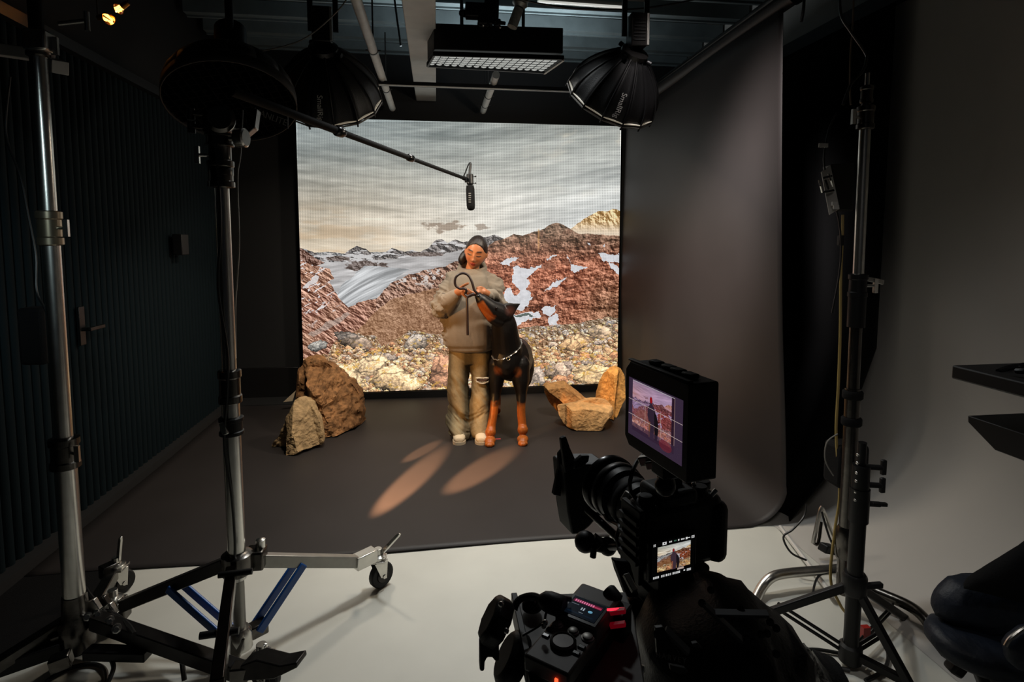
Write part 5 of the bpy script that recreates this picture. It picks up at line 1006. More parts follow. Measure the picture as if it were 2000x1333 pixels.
# ------------------------------------------------------------------ navy chair
M_NAVY = mat('navy_leather', (16, 23, 35), .55, spec=.35, noise=.2, nscale=14, bump=.3, bscale=50)
ch_ = thing('lounge_chair', G(1960, 1345), 'navy leather padded chair at the bottom right corner', 'chair')
def pad(px, D, f, b_, name, m, seed, amp=.006):
    me = body_from_outline(px, D, f, b_, amp, 9, seed, floor=False, smooth_pow=.5); co = coords(me); setco(me, co-np.array(BASE[ch_.name])); o = link(name, me, m, ch_, 0, 60); return o
pad([(1860, 1136), (1890, 1130), (1930, 1128), (2060, 1120), (2070, 1235), (1900, 1240), (1856, 1230), (1846, 1214), (1826, 1204), (1821, 1190), (1834, 1160)], 2.0, .10, .10, 'lumbar_roll', M_NAVY, 1)
pad([(1842, 1244), (1870, 1240), (1960, 1243), (2070, 1250), (2070, 1330), (1960, 1312), (1905, 1302), (1862, 1294), (1838, 1282), (1829, 1270), (1830, 1256)], 1.92, .12, .2, 'seat', M_NAVY, 2)
pad([(2060, 1020), (2005, 1064), (1950, 1098), (1892, 1132), (1880, 1150), (2000, 1180), (2070, 1180)], 1.9, .04, .05, 'backrest', M_BLKF, 3, .003)
pad([(1962, 1262), (1972, 1246), (2000, 1226), (2060, 1215), (2070, 1300), (1990, 1310), (1966, 1290)], 1.75, .03, .05, 'armrest', M_NAVY, 4, .002)
MB().tube([PD(1964, 1263, 1.72), PD(1970, 1252, 1.72), PD(1980, 1242, 1.72), PD(2000, 1228, 1.72), PD(2030, 1216, 1.72)], .006, 8, 5).build('arm_tube', M_CHR, ch_)
for a, b_ in (((1856, 1296), (1878, 1310)), ((1915, 1306), (1930, 1345))): MB().bar(PD(*a, 1.98), PD(*b_, 1.98), .05, .05).build('leg', M_BLK, ch_, .01)
MB().bar(PD(1940, 1330, 1.95), PD(2060, 1345, 1.8), .05, .05).build('leg', M_BLK, ch_, .01)
# ------------------------------------------------------------------ stones
def stone(name_lab, px, D, front, back, amp, fr, seed, rgb, planes=None, var=.45, facet=.6, centre=None, bs=22, cuts=(), rough=.25):
    me = body_from_outline(px, D, front, back, amp, fr, seed, planes, n=120, rings=30, facet=facet, smooth_pow=.4, centre=centre, rough=rough)
    if cuts:                                            # chipped flat faces
        co = coords(me)
        for (nx, ny, nz), d in cuts:
            nv = np.array(RT)*nx+np.array((FW.x, FW.y, 0))*ny+np.array((0, 0, 1))*nz; nv /= np.linalg.norm(nv); c = co.mean(0); s = (co-c) @ nv; ex = np.maximum(0, s-d); co = co-nv*(ex*.92)[:, None]
        co[:, 2] = np.maximum(co[:, 2], .014); setco(me, co)
    m = mat('stone_%d' % seed, rgb, .85, noise=var, nscale=bs, bump=1, bscale=46, spec=.25)
    return place_mesh(me, 'boulder', m, name_lab, 'rock', None, 24)
stone('big dark brown boulder with rough broken face, left of the screen', [(578, 790), (582, 755), (585, 727), (594, 706), (604, 697), (622, 696), (645, 705), (664, 718), (682, 740), (695, 757), (703, 772), (706, 805), (711, 832), (709, 843), (690, 847), (665, 851), (652, 850), (630, 856), (600, 856), (580, 850)], 4.90, .32, .25, .045, 3.2, 3, (140, 100, 64),
      planes=[(1.3, .1, .62), (-.55, -.25, .46), (0, -1.0, .75)], var=.6, facet=.9, bs=20, rough=.38, cuts=(((.35, -.35, .9), .28), ((-.8, -.6, .1), .22)))
stone('small pale tan pointed boulder in front of the big dark one', [(528, 880), (531, 868), (545, 850), (552, 838), (562, 815), (570, 795), (578, 783), (590, 777), (600, 778), (609, 787), (616, 805), (625, 828), (629, 845), (631, 866), (612, 872), (592, 880), (565, 888), (540, 888)], 4.36, .17, .16, .022, 5, 7, (168, 140, 102), planes=[(.9, .1, .36), (-.35, -.1, .22)], var=.3, facet=.5, cuts=(((-.6, -.7, .35), .13), ((.5, -.6, .5), .15)))
stone('tan slab boulder leaning at left of the right rock group', [(1061, 752), (1068, 749), (1090, 748), (1103, 746), (1112, 752), (1125, 764), (1140, 775), (1152, 784), (1150, 810), (1120, 815), (1098, 810), (1088, 805), (1072, 785), (1063, 768)], 5.1, .10, .14, .016, 4, 12, (206, 154, 98), planes=[(.5, .5, .2), (0, 0, .09)], var=.3, facet=.4)
stone('upright tan boulder standing by the monitor, in the right rock group', [(1163, 780), (1166, 762), (1170, 744), (1180, 728), (1192, 718), (1203, 715), (1212, 720), (1220, 732), (1222, 760), (1220, 782), (1211, 800), (1205, 815), (1202, 826), (1196, 826), (1180, 812), (1165, 800)], 5.08, .11, .12, .016, 4, 15, (214, 156, 84), planes=[(-.6, .1, .2), (.3, 0, .1)], var=.32, facet=.45)
stone('broad flat faced sandstone boulder, front of the right rock group', [(1088, 793), (1100, 791), (1125, 788), (1145, 782), (1165, 779), (1185, 782), (1196, 796), (1198, 806), (1190, 815), (1182, 824), (1180, 836), (1172, 841), (1156, 843), (1140, 846), (1126, 842), (1112, 838), (1100, 825), (1092, 810)], 4.86, .13, .16, .014, 4, 19, (224, 176, 118), planes=[(.7, 0, .5), (0, .0, .13), (-.2, -.9, .6)], var=.25, facet=.35)
wb = MB(); wb.prism([PD(553, 786, 5.3), PD(571, 784, 5.3), PD(577, 764, 5.3)], (0, .02, 0)); one('foam_board', wb, mat('white_board', (200, 180, 150), .7), 'small white board corner showing behind the big left boulder', 'board')
for (u, v, w_, lab) in ((904, 860, .072, 'pink tape mark on the floor under the white sneaker'), (972, 858, .05, 'pink tape mark on the floor by the dog paw')):
    p = G(u, v, .010); one('tape_mark', MB().box(p, (w_, .02, .002)), mat('pink_tape', (226, 90, 96), .6), lab, 'tape', 'pink tape marks')
# ------------------------------------------------------------------ the woman
DW = 4.6
HXF = Vector((FW.x, FW.y, 0)).normalized()
def W(u, v, d=0): return PD(u, v, DW+d)
PXM = DW/F
def ringh(u, v, hw, hd, d=0, n=32, p=2.3, tilt=0):
    c = W(u, v, d); out = []
    for k in range(n):
        a = 2*PI*k/n; ca, sa = math.cos(a), math.sin(a); f = (abs(ca)**p+abs(sa)**p)**(-1/p)
        q = c+RT*(hw*PXM*ca*f)+HXF*(hd*sa*f); q.z += tilt*sa*f; out.append(q)
    return out
def limb(mb, pts, rs, n=16, k=6):
    P = spline([Vector(p) for p in pts], k); t = np.linspace(0, 1, len(P)); r = list(np.interp(t, np.linspace(0, 1, len(rs)), rs)); mb.tube(P, r, n); mb.ball(P[0], r[0]*.99, 14); mb.ball(P[-1], r[-1]*.99, 14)
wm = thing('person', Vector((W(915, 855).x, W(915, 855).y, 0)), 'woman in beige hoodie and wide jeans looking down, holding a dog leash', 'person')
WB = BASE[wm.name]
def child(me, name, m, ang=80, par=None, label=None):
    co = coords(me); setco(me, co-np.array(WB)); o = link(name, me, m, par or wm, 0, ang, label); BASE[o.name] = WB; return o
# head
HS = 1.19; HC = W(930, 493.5, -.05)
roll, pitch = math.radians(12), math.radians(15); yaw = math.radians(-3)
hx0, hf0, hz0 = RT.copy(), -HXF.copy(), Vector((0, 0, 1))
q_ = Quaternion(hf0, -roll) @ Quaternion(hz0, yaw) @ Quaternion(hx0, pitch)
if (q_ @ hf0).z > 0: q_ = Quaternion(hf0, -roll) @ Quaternion(hz0, yaw) @ Quaternion(hx0, -pitch)
if (q_ @ hz0).dot(RT) < 0: q_ = Quaternion(hf0, 2*roll) @ q_
HX, HF, HZ = q_ @ hx0, q_ @ hf0, q_ @ hz0
def face_pts(nu=110, nv=80):
    a = np.linspace(0, PI, nv+1)[:, None]; b = np.linspace(0, 2*PI, nu, endpoint=False)[None]
    x = np.sin(a)*np.sin(b); f = np.sin(a)*np.cos(b); z = np.cos(a)+0*b
    X, Fv, Z = x*.074, f*.093, z*.115
    lo = np.clip(-Z/.115, 0, 1); X = X*(1-.42*lo**1.5); Fv = np.where(Fv < 0, Fv*(1-.42*lo), Fv*(1-.10*lo)); Z = np.where(Z < 0, Z*1.02, Z)
    fr = np.clip(f, 0, 1)**.6
    g = lambda cx, cz, sx, sz: np.exp(-((X-cx)/sx)**2-((Z-cz)/sz)**2)
    d = .021*g(0, -.028, .0105, .012)+.011*g(0, -.008, .008, .024)+.006*(g(.011, -.034, .007, .007)+g(-.011, -.034, .007, .007))
    for s in (-1, 1): d = d-.0085*g(s*.030, .010, .017, .011)+.0055*g(s*.031, .007, .011, .0075)+.0035*g(s*.030, .029, .02, .007)+.005*g(s*.042, -.022, .018, .02)
    d = d+.0075*g(0, -.056, .019, .0065)+.0075*g(0, -.068, .016, .0065)-.0055*g(0, -.0622, .022, .0028)+.006*g(0, -.094, .018, .012)-.003*g(0, -.080, .02, .006)
    return X, Fv+d*fr, Z
X, Fv, Z = face_pts(); nv_, nu_ = X.shape
hv = [HC+(HX*float(X[i, j])+HF*float(Fv[i, j])+HZ*float(Z[i, j]))*HS for i in range(nv_) for j in range(nu_)]
hf = [(i*nu_+j, (i+1)*nu_+j, (i+1)*nu_+(j+1) % nu_, i*nu_+(j+1) % nu_) for i in range(nv_-1) for j in range(nu_)]
bd_ = MB(); bd_.add(hv, hf)
for s in (-1, 1):                                       # ears
    c = HC+(HX*s*.073-HF*.008+HZ*(-.004))*HS; bd_.ball(c, (.010, .018, .030), 12, frame(HX, HF, HZ))
limb(bd_, [HC-HZ*.055-HF*.02, W(923, 522, -.0), W(921, 540, .01)], [.050, .052, .060])
bd_.loft([ringh(921, 536, 22, .06), ringh(919, 552, 40, .09), ringh(918, 590, 38, .10), ringh(918, 630, 33, .09), ringh(919, 665, 37, .10), ringh(919, 690, 36, .10)])
for u0, u1, u2 in ((899, 895, 896), (938, 940, 940)): limb(bd_, [W(u0, 680), W(u1, 755), W(u2, 838)], [.082, .056, .040]); bd_.ball(W(u2, 848, -.03), (.04, .09, .03), 12, frame(RT, HXF, (0, 0, 1)))
wrR, wrL = W(890, 573, -.25), W(953, 575, -.25)
limb(bd_, [W(889, 551), W(876, 568, -.02), W(870, 594, -.08), W(881, 586, -.19), wrR], [.045, .045, .042, .036, .028]); limb(bd_, [W(950, 552), W(960, 568, -.02), W(965, 589, -.08), W(958, 584, -.17), wrL], [.045, .045, .040, .036, .028])
def hand(wr, palm, fingers, thumb):
    limb(bd_, [wr, wr.lerp(palm, .5), palm], [.027, .030, .031], 14, 4)
    for f_ in fingers: limb(bd_, f_, [.0112, .0100, .0088], 10, 4)
    limb(bd_, thumb, [.0130, .0108, .0092], 10, 4)
hand(wrR, W(902, 569, -.30), [[W(904, 565, -.32), W(914, 567, -.35), W(922, 571, -.35), W(929, 574, -.34)], [W(905, 569, -.33), W(914, 572, -.36), W(920, 575, -.345), W(923, 577, -.33)],
                              [W(905, 572, -.325), W(913, 576, -.355), W(917, 579, -.335), W(915, 580, -.315)], [W(904, 575, -.32), W(910, 580, -.34), W(912, 582, -.32)]], [W(899, 563, -.30), W(906, 558, -.33), W(914, 554, -.335)])
hand(wrL, W(944, 571, -.29), [[W(942, 567, -.30), W(935, 567, -.33), W(930, 570, -.335), W(927, 573, -.33)], [W(941, 570, -.31), W(934, 571, -.34), W(929, 574, -.34), W(927, 577, -.33)],
                              [W(941, 573, -.31), W(935, 576, -.335), W(931, 578, -.33)], [W(942, 576, -.30), W(937, 579, -.32), W(934, 581, -.31)]], [W(945, 565, -.28), W(939, 562, -.31), W(932, 563, -.325)])
me = remesh(bd_, .0036, 1, .5); co = coords(me); rel = (co-np.array(HC))/HS
lx, lf, lz = rel @ np.array(HX), rel @ np.array(HF), rel @ np.array(HZ)
g = lambda cx, cz, sx, sz: np.exp(-((lx-cx)/sx)**2-((lz-cz)/sz)**2)*(lf > .02)*(np.abs(lz) < .13)
skin = lin((168, 108, 72)); c = np.ones((len(co), 3))*skin
def paint(c, m, col): return c*(1-np.clip(m, 0, 1)[:, None])+lin(col)*np.clip(m, 0, 1)[:, None]
c = paint(c, 1.3*(g(0, -.0545, .018, .005)+g(0, -.069, .015, .0055)), (160, 62, 52)); c = paint(c, 1.2*g(0, -.0622, .020, .0022), (70, 24, 20))
for s in (-1, 1):
    arch = .0295-.09*np.abs(np.abs(lx)-.032)**1.1*(np.abs(lx) > .0); c = paint(c, 1.35*np.exp(-((lx-s*.031)/.017)**4-((lz-arch-.003)/.0038)**2)*(lf > .03), (40, 22, 14))
    c = paint(c, 1.4*np.exp(-((lx-s*.031)/.0155)**4-((lz-.0015-.10*np.abs(lx-s*.031)**1.2)/.0034)**2)*(lf > .03), (26, 14, 10)); c = paint(c, .35*g(s*.031, .011, .015, .007), (120, 66, 40))
    c = paint(c, .8*g(s*.008, -.040, .004, .003), (90, 44, 28)); c = paint(c, .35*g(s*.045, -.03, .018, .016), (206, 104, 66))
CB, LX, LF, LZ = co.copy(), lx.copy(), lf.copy(), lz.copy()
tone(me, c); child(me, 'body', attr_mat('skin', .42, .4, .05, 200, .05))
def fs(x, z, e=.0006):                                  # point on the face surface at local x, z
    k = np.hypot(LX-x, LZ-z) < .0045; k &= LF > .0; i = np.where(k)[0]; i = i[np.argmax(LF[i])]
    return HC+(HX*x+HF*(float(LF[i])+e)+HZ*z)*HS
def strip(name, pts, rs, m): mb = MB(); mb.tube([fs(x, z) for x, z in pts], rs, 8, 4); child(mb.mesh(name), name, m)
M_BROW = mat('brow_hair', (24, 14, 10), .7)
for s in (-1, 1):
    strip('eyebrow', [(s*.013, .027), (s*.022, .031), (s*.034, .033), (s*.046, .027)], [.0022, .0028, .0024, .0010], M_BROW)
    strip('eyelashes', [(s*.0165, .005), (s*.024, .001), (s*.033, .0005), (s*.042, .004), (s*.046, .0065)], [.0010, .0018, .0022, .0019, .0009], M_BROW)
M_LIP = mat('rose_lips', (142, 54, 44), .35)
strip('upper_lip', [(-.019, -.0615), (-.009, -.0565), (0, -.0575), (.009, -.0565), (.019, -.0615)], [.0012, .0030, .0028, .0030, .0012], M_LIP)
strip('lower_lip', [(-.016, -.0645), (-.008, -.0685), (0, -.0695), (.008, -.0685), (.016, -.0645)], [.0014, .0036, .0040, .0036, .0014], M_LIP)
# hair: swept back cap, low tail at the nape
hm = MB(); hx_ = []
HA = np.linspace(0, PI, 61)[:, None]; HB = np.linspace(0, 2*PI, 90, endpoint=False)[None]
x = np.sin(HA)*np.sin(HB); f = np.sin(HA)*np.cos(HB); z = np.cos(HA)+0*HB
line = np.where(f > 0, .62-.30*np.clip(np.abs(x)/.75, 0, 1)**2.2-.9*np.clip(np.abs(x)-.72, 0, 1), -.75+0*f); line = np.where((f > -.1) & (f <= .25) & (np.abs(x) > .7), np.maximum(line, -.1-(.25-f)*1.6), line)
inn = z > line; hl = np.clip((z-line+.03)/.07, 0, 1); k_ = .93+.115*hl*hl*(3-2*hl); part = np.where(inn & (f > 0), -.012*np.exp(-(x/.05)**2), 0)
lo = np.clip(-z, 0, 1); Xh = x*.074*(1-.42*lo**1.5)*(k_+part); Fh = f*.093*np.where(f < 0, 1-.42*lo, 1-.1*lo)*(k_+part)-.002; Zh = z*.115*(k_+part)
hm.add([HC+(HX*float(Xh[i, j])+HF*float(Fh[i, j])+HZ*float(Zh[i, j]))*HS for i in range(61) for j in range(90)], [(i*90+j, (i+1)*90+j, (i+1)*90+(j+1) % 90, i*90+(j+1) % 90) for i in range(60) for j in range(90)])
hm.tube([HC-HF*.07*HS-HZ*.01, W(914, 494, .05), W(906, 502, .04), W(902, 509, .03), W(902, 517, .03)], [.03, .036, .038, .032, .014], 14, 5)
me = hm.mesh('hair'); child(me, 'hair', mat('dark_brown_hair', (26, 16, 12), .38, spec=.5, noise=.3, nscale=60, bump=.4, bscale=160, stretch=(1, 1, .15)))
# hoodie
ho = MB()
ho.loft([ringh(921, 527, 20, .07, .01), ringh(920, 532, 34, .09, .01), ringh(919, 540, 43, .11), ringh(918, 552, 47, .125), ringh(917, 580, 48, .14), ringh(915, 605, 48, .15), ringh(915, 630, 49, .155), ringh(914, 652, 50, .16), ringh(915, 664, 49, .16), ringh(917, 673, 46, .158), ringh(919, 680, 41, .15)])
limb(ho, [W(886, 545, .0), W(876, 566, -.01), W(868, 588, -.04), W(869, 599, -.10), W(881, 588, -.19), W(891, 578, -.24)], [.066, .074, .082, .086, .070, .050], 20)
limb(ho, [W(952, 547, .0), W(961, 566, -.01), W(967, 586, -.04), W(965, 592, -.10), W(958, 586, -.17), W(951, 578, -.22)], [.066, .070, .074, .074, .062, .048], 20)
ho.ball(W(870, 602, -.06), (.07, .07, .06), 16)
# hood: thick collar dipping in front, lying back behind the neck
ring = [];  nn = 28
for k in range(nn):
    a = 2*PI*k/nn; fr_ = -math.sin(a); p = W(922, 525.5, 0)+RT*(.105*math.cos(a))+HXF*(.10*math.sin(a)+.015); p.z += -.038*max(0, fr_)**3+.055*max(0, -fr_)-.0*abs(math.cos(a))**3; ring.append(p)
ho.tube(ring+[ring[0], ring[1]], .017, 12); ho.ball(W(922, 520, .12), (.115, .06, .09), 18); ho.loft([ringh(921, 526, 26, .085), ringh(919, 540, 42, .105)])
me = remesh(ho, .0075, 3, .5); co = coords(me); no = normals(me)
rx_ = (co-np.array(W(917, 600))) @ np.array(RT); rz_ = co[:, 2]; ry_ = (co-np.array(W(917, 600))) @ np.array(HXF); rz0 = np.array(W(917, 600))[2]
sl = np.clip((np.abs(rx_)-.15)/.05, 0, 1)
f1 = fbm(rx_*9+20+ry_*7, rz_*2.2+4, 4, 1)-.5; f2 = fbm((rx_*np.sign(rx_)+rz_)*11+9+ry_*5, (rz_-ry_)*5+7, 4, 5)-.5; f3 = fbm((rz_*1.3+rx_*.6)*15+30, rx_*4+ry_*8+9, 3, 8)-.5
low = np.clip((rz0-rz_)/.25+.3, .25, 1)
hem = np.exp(-((rz_-(np.array(W(917, 674))[2]))/.012)**2); rg1 = (1-np.abs(4*f1))*.5; rg2 = (1-np.abs(5*f2))*.5; disp = (1-sl)*(f1*.062+rg1*.024)*low+sl*(f2*.075+f3*.085+rg2*.03)-.006*hem
seam = np.exp(-((np.abs(rx_)-.185+.25*(rz_-rz0-.1))/.006)**2)*(rz_ > rz0)*(ry_ < 0); disp = disp-seam*.004
setco(me, co+no*disp[:, None])
child(me, 'hoodie', mat('beige_hoodie', (120, 110, 97), .9, noise=.05, nscale=30, bump=.25, bscale=220, sheen=.1), 80)
cf = MB()
for a, b_, r in ((W(888, 580, -.225), W(894, 576, -.262), .050), (W(954, 580, -.21), W(949, 577, -.245), .048)):
    cf.lathe(a, b_-a, [(r*.95, 0), (r*1.06, .006), (r*1.02, .03), (r*.8, .036), (r*.55, .030)], 20)
child(cf.mesh('cuff'), 'cuffs', MATS['beige_hoodie'])
# jeans
je = MB()
je.loft([ringh(918, 660, 38, .115), ringh(918, 676, 42, .12), ringh(919, 690, 43, .118), ringh(919, 702, 43, .112), ringh(919, 708, 40, .10)])
je.loft([ringh(900, 690, 22.5, .108), ringh(897, 715, 21, .105), ringh(895, 745, 19.5, .098, -.01), ringh(895, 765, 19.5, .096, -.01), ringh(896, 790, 21, .10), ringh(896, 815, 23.5, .11), ringh(896, 832, 24, .118, -.02), ringh(896, 843, 23, .125, -.03), ringh(897, 850, 20.5, .11, -.02)])
je.loft([ringh(938, 690, 23, .108), ringh(939, 715, 20.5, .105), ringh(940, 745, 18.5, .096, -.01), ringh(939, 768, 19, .098, -.01), ringh(938, 795, 21, .105), ringh(938, 815, 22, .11), ringh(940, 832, 21.5, .115, -.01), ringh(942, 842, 20, .115, -.02), ringh(943, 848, 18, .10, -.01)])
me = remesh(je, .007, 2, .5); co = coords(me); no = normals(me); rx_ = (co-np.array(W(917, 700))) @ np.array(RT); rz_ = co[:, 2]; ry_ = (co-np.array(W(917, 700))) @ np.array(HXF)
kn_ = np.exp(-((rz_-.44)/.10)**2); hm_ = np.clip((.36-rz_)/.3, 0, 1)
f1 = fbm((rz_+rx_*1.3)*8+10, (rx_-ry_)*6+9, 4, 3)-.5; f2 = fbm((rz_*1.0-rx_*.8*np.sign(rx_))*13+5, rx_*5+ry_*4+20, 4, 6)-.5
setco(me, co+no*((.022+.030*kn_)*f1+(.012+.10*hm_)*f2+.018*hm_*(.5-np.abs(5*f2)))[:, None])
fade = np.clip(1-((np.abs(rx_)-.085)/.06)**2, 0, 1)*(ry_ < 0); cc = lin((92, 84, 66))[None]*(1-fade[:, None])+lin((152, 138, 108))[None]*fade[:, None]
cc = cc*(.85+.3*fbm(rx_*40, rz_*20, 3, 2))[:, None]; tone(me, cc); child(me, 'jeans', attr_mat('faded_denim', .85, .25, .25, 260, .08))
rp = MB(); ft = []
for dv, d0, nm in ((0, 0, 'skin'),): pass
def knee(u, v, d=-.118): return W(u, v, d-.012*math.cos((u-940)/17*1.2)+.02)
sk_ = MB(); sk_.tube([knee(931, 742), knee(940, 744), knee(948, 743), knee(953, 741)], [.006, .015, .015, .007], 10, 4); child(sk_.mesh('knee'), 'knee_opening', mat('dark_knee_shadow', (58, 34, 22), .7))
for off, nm in ((-5.2, 'fray'), (5.6, 'fray')):
    fy = MB(); fy.tube([knee(929, 741+off*.5, -.118), knee(935, 743+off*.9, -.125), knee(942, 744+off, -.127), knee(949, 743+off*.9, -.124), knee(955, 741+off*.6, -.118)], [.002, .0055, .004, .006, .002], 8, 4)
    for k in range(22): u = 930+k*1.12; v0 = 743+off*.9; fy.tube([knee(u, v0, -.128), knee(u+random.uniform(-1, 1), v0-off*random.uniform(.2, .55), -.131)], .0016, 5)
    child(fy.mesh('fray'), 'frayed_edge', mat('white_fray', (196, 190, 174), .9))
# shoes
M_SHOE = mat('cream_sneaker', (206, 190, 162), .7, bump=.15, bscale=120); M_SOLE = mat('pale_sole', (190, 176, 152), .7)
for (u, v, du, hx_s) in ((897, 850, 0.0, .050), (944, 849, -.35, .046)):
    heel = W(u, v, .06); toe = W(u+(du*14), v+6, -.20); heel.z = toe.z = .012; dd = (toe-heel); sd = dd.normalized().cross(Vector((0, 0, 1)))
    sh = MB(); rg_ = []
    for t, w_, h0 in ((0, .028, .075), (.12, .040, .10), (.35, .043, .10), (.55, .046, .082), (.75, .050, .066), (.9, .045, .056), (.98, .030, .044), (1.0, .014, .03)):
        p = heel+dd*t; n_ = 20; rg_.append([p+sd*(w_*math.cos(2*PI*k/n_))+Vector((0, 0, .012+max(0, h0*.5+h0*.5*math.sin(2*PI*k/n_)))) for k in range(n_)])
    sh.loft(rg_); o = child(remesh(sh, .005, 2), 'sneaker', M_SHOE)
    so = MB(); rg2 = []
    for t, w_ in ((-.01, .028), (.12, .043), (.35, .045), (.55, .049), (.75, .053), (.9, .048), (.99, .032), (1.02, .012)): p = heel+dd*t; rg2.append((p+sd*w_, p-sd*w_))
    poly = [a for a, b_ in rg2]+[b_ for a, b_ in reversed(rg2)]; so.prism([Vector((p.x, p.y, .010)) for p in poly], (0, 0, .024)); child(so.mesh('sole'), 'sole', M_SOLE, par=o)
    tg_ = MB()
    for k in range(3): p = heel+dd*(.50+.09*k); tg_.bar(p+sd*.022+Vector((0, 0, .090-.012*k)), p-sd*.022+Vector((0, 0, .090-.012*k)), .007, .006)
    child(tg_.mesh('laces'), 'laces', M_SHOE, par=o)
# leash
ls = MB(); ls.tube([W(934, 577, -.37), W(931, 572, -.38), W(926, 566, -.385), W(922, 552, -.385), W(916, 540, -.38), W(908, 534.5, -.38), W(899, 535, -.38), W(891, 541, -.38), W(888.5, 549, -.38), W(890, 558, -.375), W(898, 564, -.375), W(907, 564, -.375), W(911, 568, -.37), W(909, 575, -.36), W(914, 579, -.375), W(922, 577, -.385), W(926, 574, -.38), W(918, 577, -.39), W(912.5, 582, -.39), W(912.5, 600, -.39), W(913, 630, -.38), W(913.5, 655, -.37)], .0095, 10, 6)
one('leash', ls, mat('dark_leash', (40, 26, 24), .4), 'dark rope leash looped in the hands of the woman', 'leash')
# ------------------------------------------------------------------ the dog
DD = 4.56
def K(u, v, d=0): return PD(u, v, DD+d)
dg_ = thing('dog', Vector((K(990, 850).x, K(990, 850).y, 0)), 'black and tan dog with cropped ears standing beside the woman', 'dog')
GB = BASE[dg_.name]
db = MB()
def eh(u, v, d, hw, hh, n=28):
    c = K(u, v, d); return [c+RT*(hw*math.cos(2*PI*k/n))+Vector((0, 0, 1))*(hh*math.sin(2*PI*k/n)) for k in range(n)]
db.loft([eh(988, 712, -.17, .03, .04), eh(989, 708, -.15, .075, .10), eh(992, 704, -.08, .115, .155), eh(998, 702, .04, .150, .185), eh(1003, 700, .20, .165, .19), eh(1005, 697, .38, .158, .165), eh(1006, 691, .55, .145, .145), eh(1006, 689, .68, .135, .135), eh(1005, 690, .78, .08, .09)])
limb(db, [K(992, 708, .0), K(990, 682, -.05), K(987, 658, -.11), K(985, 636, -.16), K(983, 622, -.18)], [.132, .122, .108, .098, .084], 22)
# head: skull, muzzle rising to the left
db.ball(K(979, 613, -0.210), (.072, .080, .066), 20)
limb(db, [K(982, 616, -0.210), K(971, 609, -0.240), K(960, 603, -0.270), K(949, 594, -0.290), K(940, 585, -0.305), K(936, 580.5, -0.310)], [.078, .074, .064, .055, .046, .034], 20)
limb(db, [K(977, 626, -0.220), K(965, 622, -0.250), K(955, 614, -0.275), K(945, 602, -0.290), K(938, 592, -0.305)], [.060, .050, .042, .036, .028], 16)
db.ball(K(933.5, 578.5, -0.315), (.022, .020, .018), 12)
for u, v, d in ((969.5, 603, -.10), (963, 598, -.02)): db.ball(K(u, v, d-.19), (.02, .02, .016), 10)
def ear(b, t, w1, back):
    n = 10; b, t = Vector(b), Vector(t); ax_ = (t-b); s = ax_.cross(HXF).normalized()
    rings_ = []
    for i in range(7):
        q = i/6; w_ = w1*(1-q)**.8*(1+.25*math.sin(q*PI))+.003; c = b+ax_*q+s*(.012*math.sin(q*PI)); rings_.append([c+s*(w_*math.cos(2*PI*k/n))+HXF*((.012*(1-q)+.004)*math.sin(2*PI*k/n)+back*q) for k in range(n)])
    db.loft(rings_)
ear(K(985, 617, -0.245), K(1016, 593.5, -0.26), .062, .0); ear(K(982, 606, -0.120), K(1003, 593, -0.100), .03, .0)
# fore legs
limb(db, [K(972, 712, -.03), K(969, 745, -.03), K(968, 768, -.03), K(966, 790, -.05), K(964, 808, -.06), K(960, 832, -.075), K(958, 845, -.10)], [.078, .064, .044, .034, .034, .034, .044], 18)
limb(db, [K(1015, 712, -.03), K(1017, 745, -.03), K(1018, 768, -.03), K(1018, 790, -.05), K(1018, 808, -.05), K(1020, 830, -.055), K(1021, 840, -.08)], [.084, .070, .046, .034, .034, .034, .044], 18)
for u, v, d in ((957, 853, -.13), (1021, 847, -.11)):
    c = K(u, v, d); c.z = .035; fd = -HXF
    for k in range(4):
        a = (k-1.5)*.30; dv = (fd*math.cos(a)+RT*math.sin(a)); e = c+dv*(.055 if k in (1, 2) else .042); db.ball(e+Vector((0, 0, -.010)), (.017, .034, .022), 12, frame(RT*math.cos(a)-fd*math.sin(a), dv, (0, 0, 1))); db.ball(e+dv*.020+Vector((0, 0, -.014)), .009, 8)
    db.ball(c+Vector((0, 0, .006)), (.047, .060, .033), 14, frame(RT, HXF, (0, 0, 1)))
# hind legs
for uh in (972, 1020):
    hp = K(uh+2, 705, .58); gp = Vector((K(uh, 800, .66).x, K(uh, 800, .66).y, .02))
    kneep = K(uh+(4 if uh > 1000 else -2), 742, .50); hock = gp+HXF*.10+Vector((0, 0, .20)); pst = gp+HXF*.05+Vector((0, 0, .05))
    limb(db, [hp, hp.lerp(kneep, .5)-HXF*.02, kneep, kneep.lerp(hock, .5)+HXF*.02, hock, hock.lerp(pst, .5), pst, gp-HXF*.02+Vector((0, 0, .02))], [.10, .095, .066, .046, .030, .028, .028, .030], 16)
me = remesh(db, .0055, 2, .5); co = coords(me); CO = co; no = normals(me)
# colour pattern of the coat, in the dog's own place
r_ = (co-np.array(CAM)) @ np.array(FW); uu = 1000+F*((co-np.array(CAM)) @ np.array(RT))/r_; dl = r_-DD
A_ = np.array(K(1000, 700)); lx = (co-np.array(GB)) @ np.array(RT); lz = co[:, 2]; ld = (co-np.array(GB)) @ np.array(HXF)
blkc = lin((17, 14, 13)); tan = lin((158, 84, 30)); cc = np.ones((len(co), 3))*blkc
nz_ = .03*(fbm(lx*30+9, lz*30+3, 3, 4)-.5)*2
front_leg = ld < .15
inner = np.abs(np.abs(lx)-.02)
m = np.clip((.33+nz_-lz)/.05, 0, 1)*front_leg
outer = np.where(lx > .04, np.clip((lx-.155)/.015, 0, 1)*np.clip((lz-.15)/.04, 0, 1), np.clip((-.118-lx)/.012, 0, 1)*np.clip((lz-.17)/.04, 0, 1)); m = m*(1-outer*np.where(lx > .04, 1, .6))
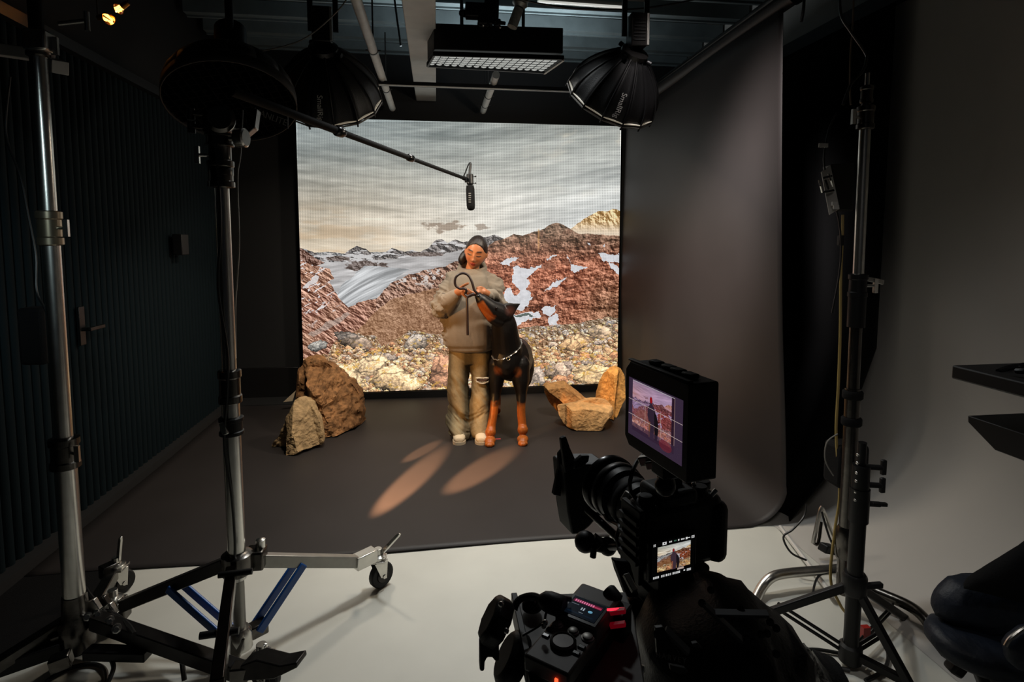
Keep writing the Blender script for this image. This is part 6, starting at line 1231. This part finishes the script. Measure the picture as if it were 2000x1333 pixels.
m = np.where(lx > .04, m*np.clip((.36-lz)/.04, 0, 1), m)
for (u, v) in ((972, 727), (1011, 729)):
    p = np.array(K(u, v, -.15)); q = co-p; a = q @ np.array(RT); b = q[:, 2]; m = np.maximum(m, np.clip(1.5-np.hypot(a/.026, b/.034)+nz_*14, 0, 1)*(ld < .06)*.45)
m = np.maximum(m, np.clip((.26-lz)/.05, 0, 1)*(ld > .15)*.9)
# cheek and muzzle sides
h0, h1 = np.array(K(934, 586, -.31)), np.array(K(958, 620, -.28)); ax_ = h1-h0; Ln = np.linalg.norm(ax_); ax_ /= Ln; q = co-h0; s = q @ ax_; perp = np.linalg.norm(q-s[:, None]*ax_ - ((q-s[:, None]*ax_) @ np.array(HXF))[:, None]*np.array(HXF), axis=1)
mz = np.clip((.036-perp)/.010, 0, 1)*np.clip((s-.010)/.02, 0, 1)*np.clip((Ln+.03-s)/.03, 0, 1)*(ld < .0); m = np.maximum(m, mz)
p = np.array(K(966, 619, -.31)); m = np.maximum(m, .5*np.clip(1.4-np.linalg.norm(co-p, axis=1)/.013, 0, 1))
m = np.where(np.linalg.norm(co-np.array(K(933.5, 578.5, -.32)), axis=1) < .028, 0, m)
cc = cc*(1-m[:, None])+tan*m[:, None]
ei = np.linalg.norm((co-np.array(K(996, 608, -.26)))*np.array([1, 1, 1.2]), axis=1); e_ = np.clip(1.25-ei/.045, 0, 1)*(no @ np.array(HXF) < -.2)*.5; cc = cc*(1-e_[:, None])+lin((96, 54, 44))*e_[:, None]
setco(me, co-np.array(GB)); tone(me, cc); o = link('body', me, attr_mat('short_dog_coat', .42, .35, .06, 240, .15), dg_, 0, 80); BASE[o.name] = GB
def front(u, v):
    vv_ = YC-F*((CO-np.array(CAM)) @ np.array(UP))/r_; k = np.hypot(uu-u, vv_-v) < 2.2; return DD if not k.any() else float(r_[k].min())
b = MB(); b.ball(PD(969.5, 602.5, front(969.5, 602.5)+.001), .0105, 12); b.build('eye', mat('dark_eye', (18, 10, 8), .05, spec=.9), dg_)
b = MB(); b.ball(PD(933, 578.5, front(933, 578.5)+.002), (.014, .011, .011), 10); b.build('nose', mat('wet_nose', (12, 10, 10), .2, spec=.8), dg_)
clr = thing('dog_collar', K(990, 692, -.15), 'silver chain collar round the neck of the dog', 'collar'); CHN = mat('silver_chain', (200, 198, 192), .25, metal=.8)
pts = [];  
for k in range(30):
    a = 2*PI*k/30; c = K(990, 682, -.05); p = c+RT*(.118*math.cos(a))+HXF*(.128*math.sin(a)); p.z += .052*math.cos(a)+.045*math.sin(a); pts.append(p)
cm = []
for k in range(30):
    p, q = pts[k], pts[(k+1) % 30]; MB().tube([p, p.lerp(q, .5)+(p-K(990, 682, -.05)).normalized()*(.004 if k % 2 else -.002), q], .0062 if k % 2 else .0046, 6).build('chain_link', CHN, clr)
q = min(pts, key=lambda p: (p-K(992, 693, -.17)).length); b = MB(); b.tube([q+Vector((0, 0, -.012))-HXF*.008+RT*(.013*math.cos(2*PI*i/14))+Vector((0, 0, .013*math.sin(2*PI*i/14))) for i in range(15)], .0028, 6); b.build('ring', CHN, clr)
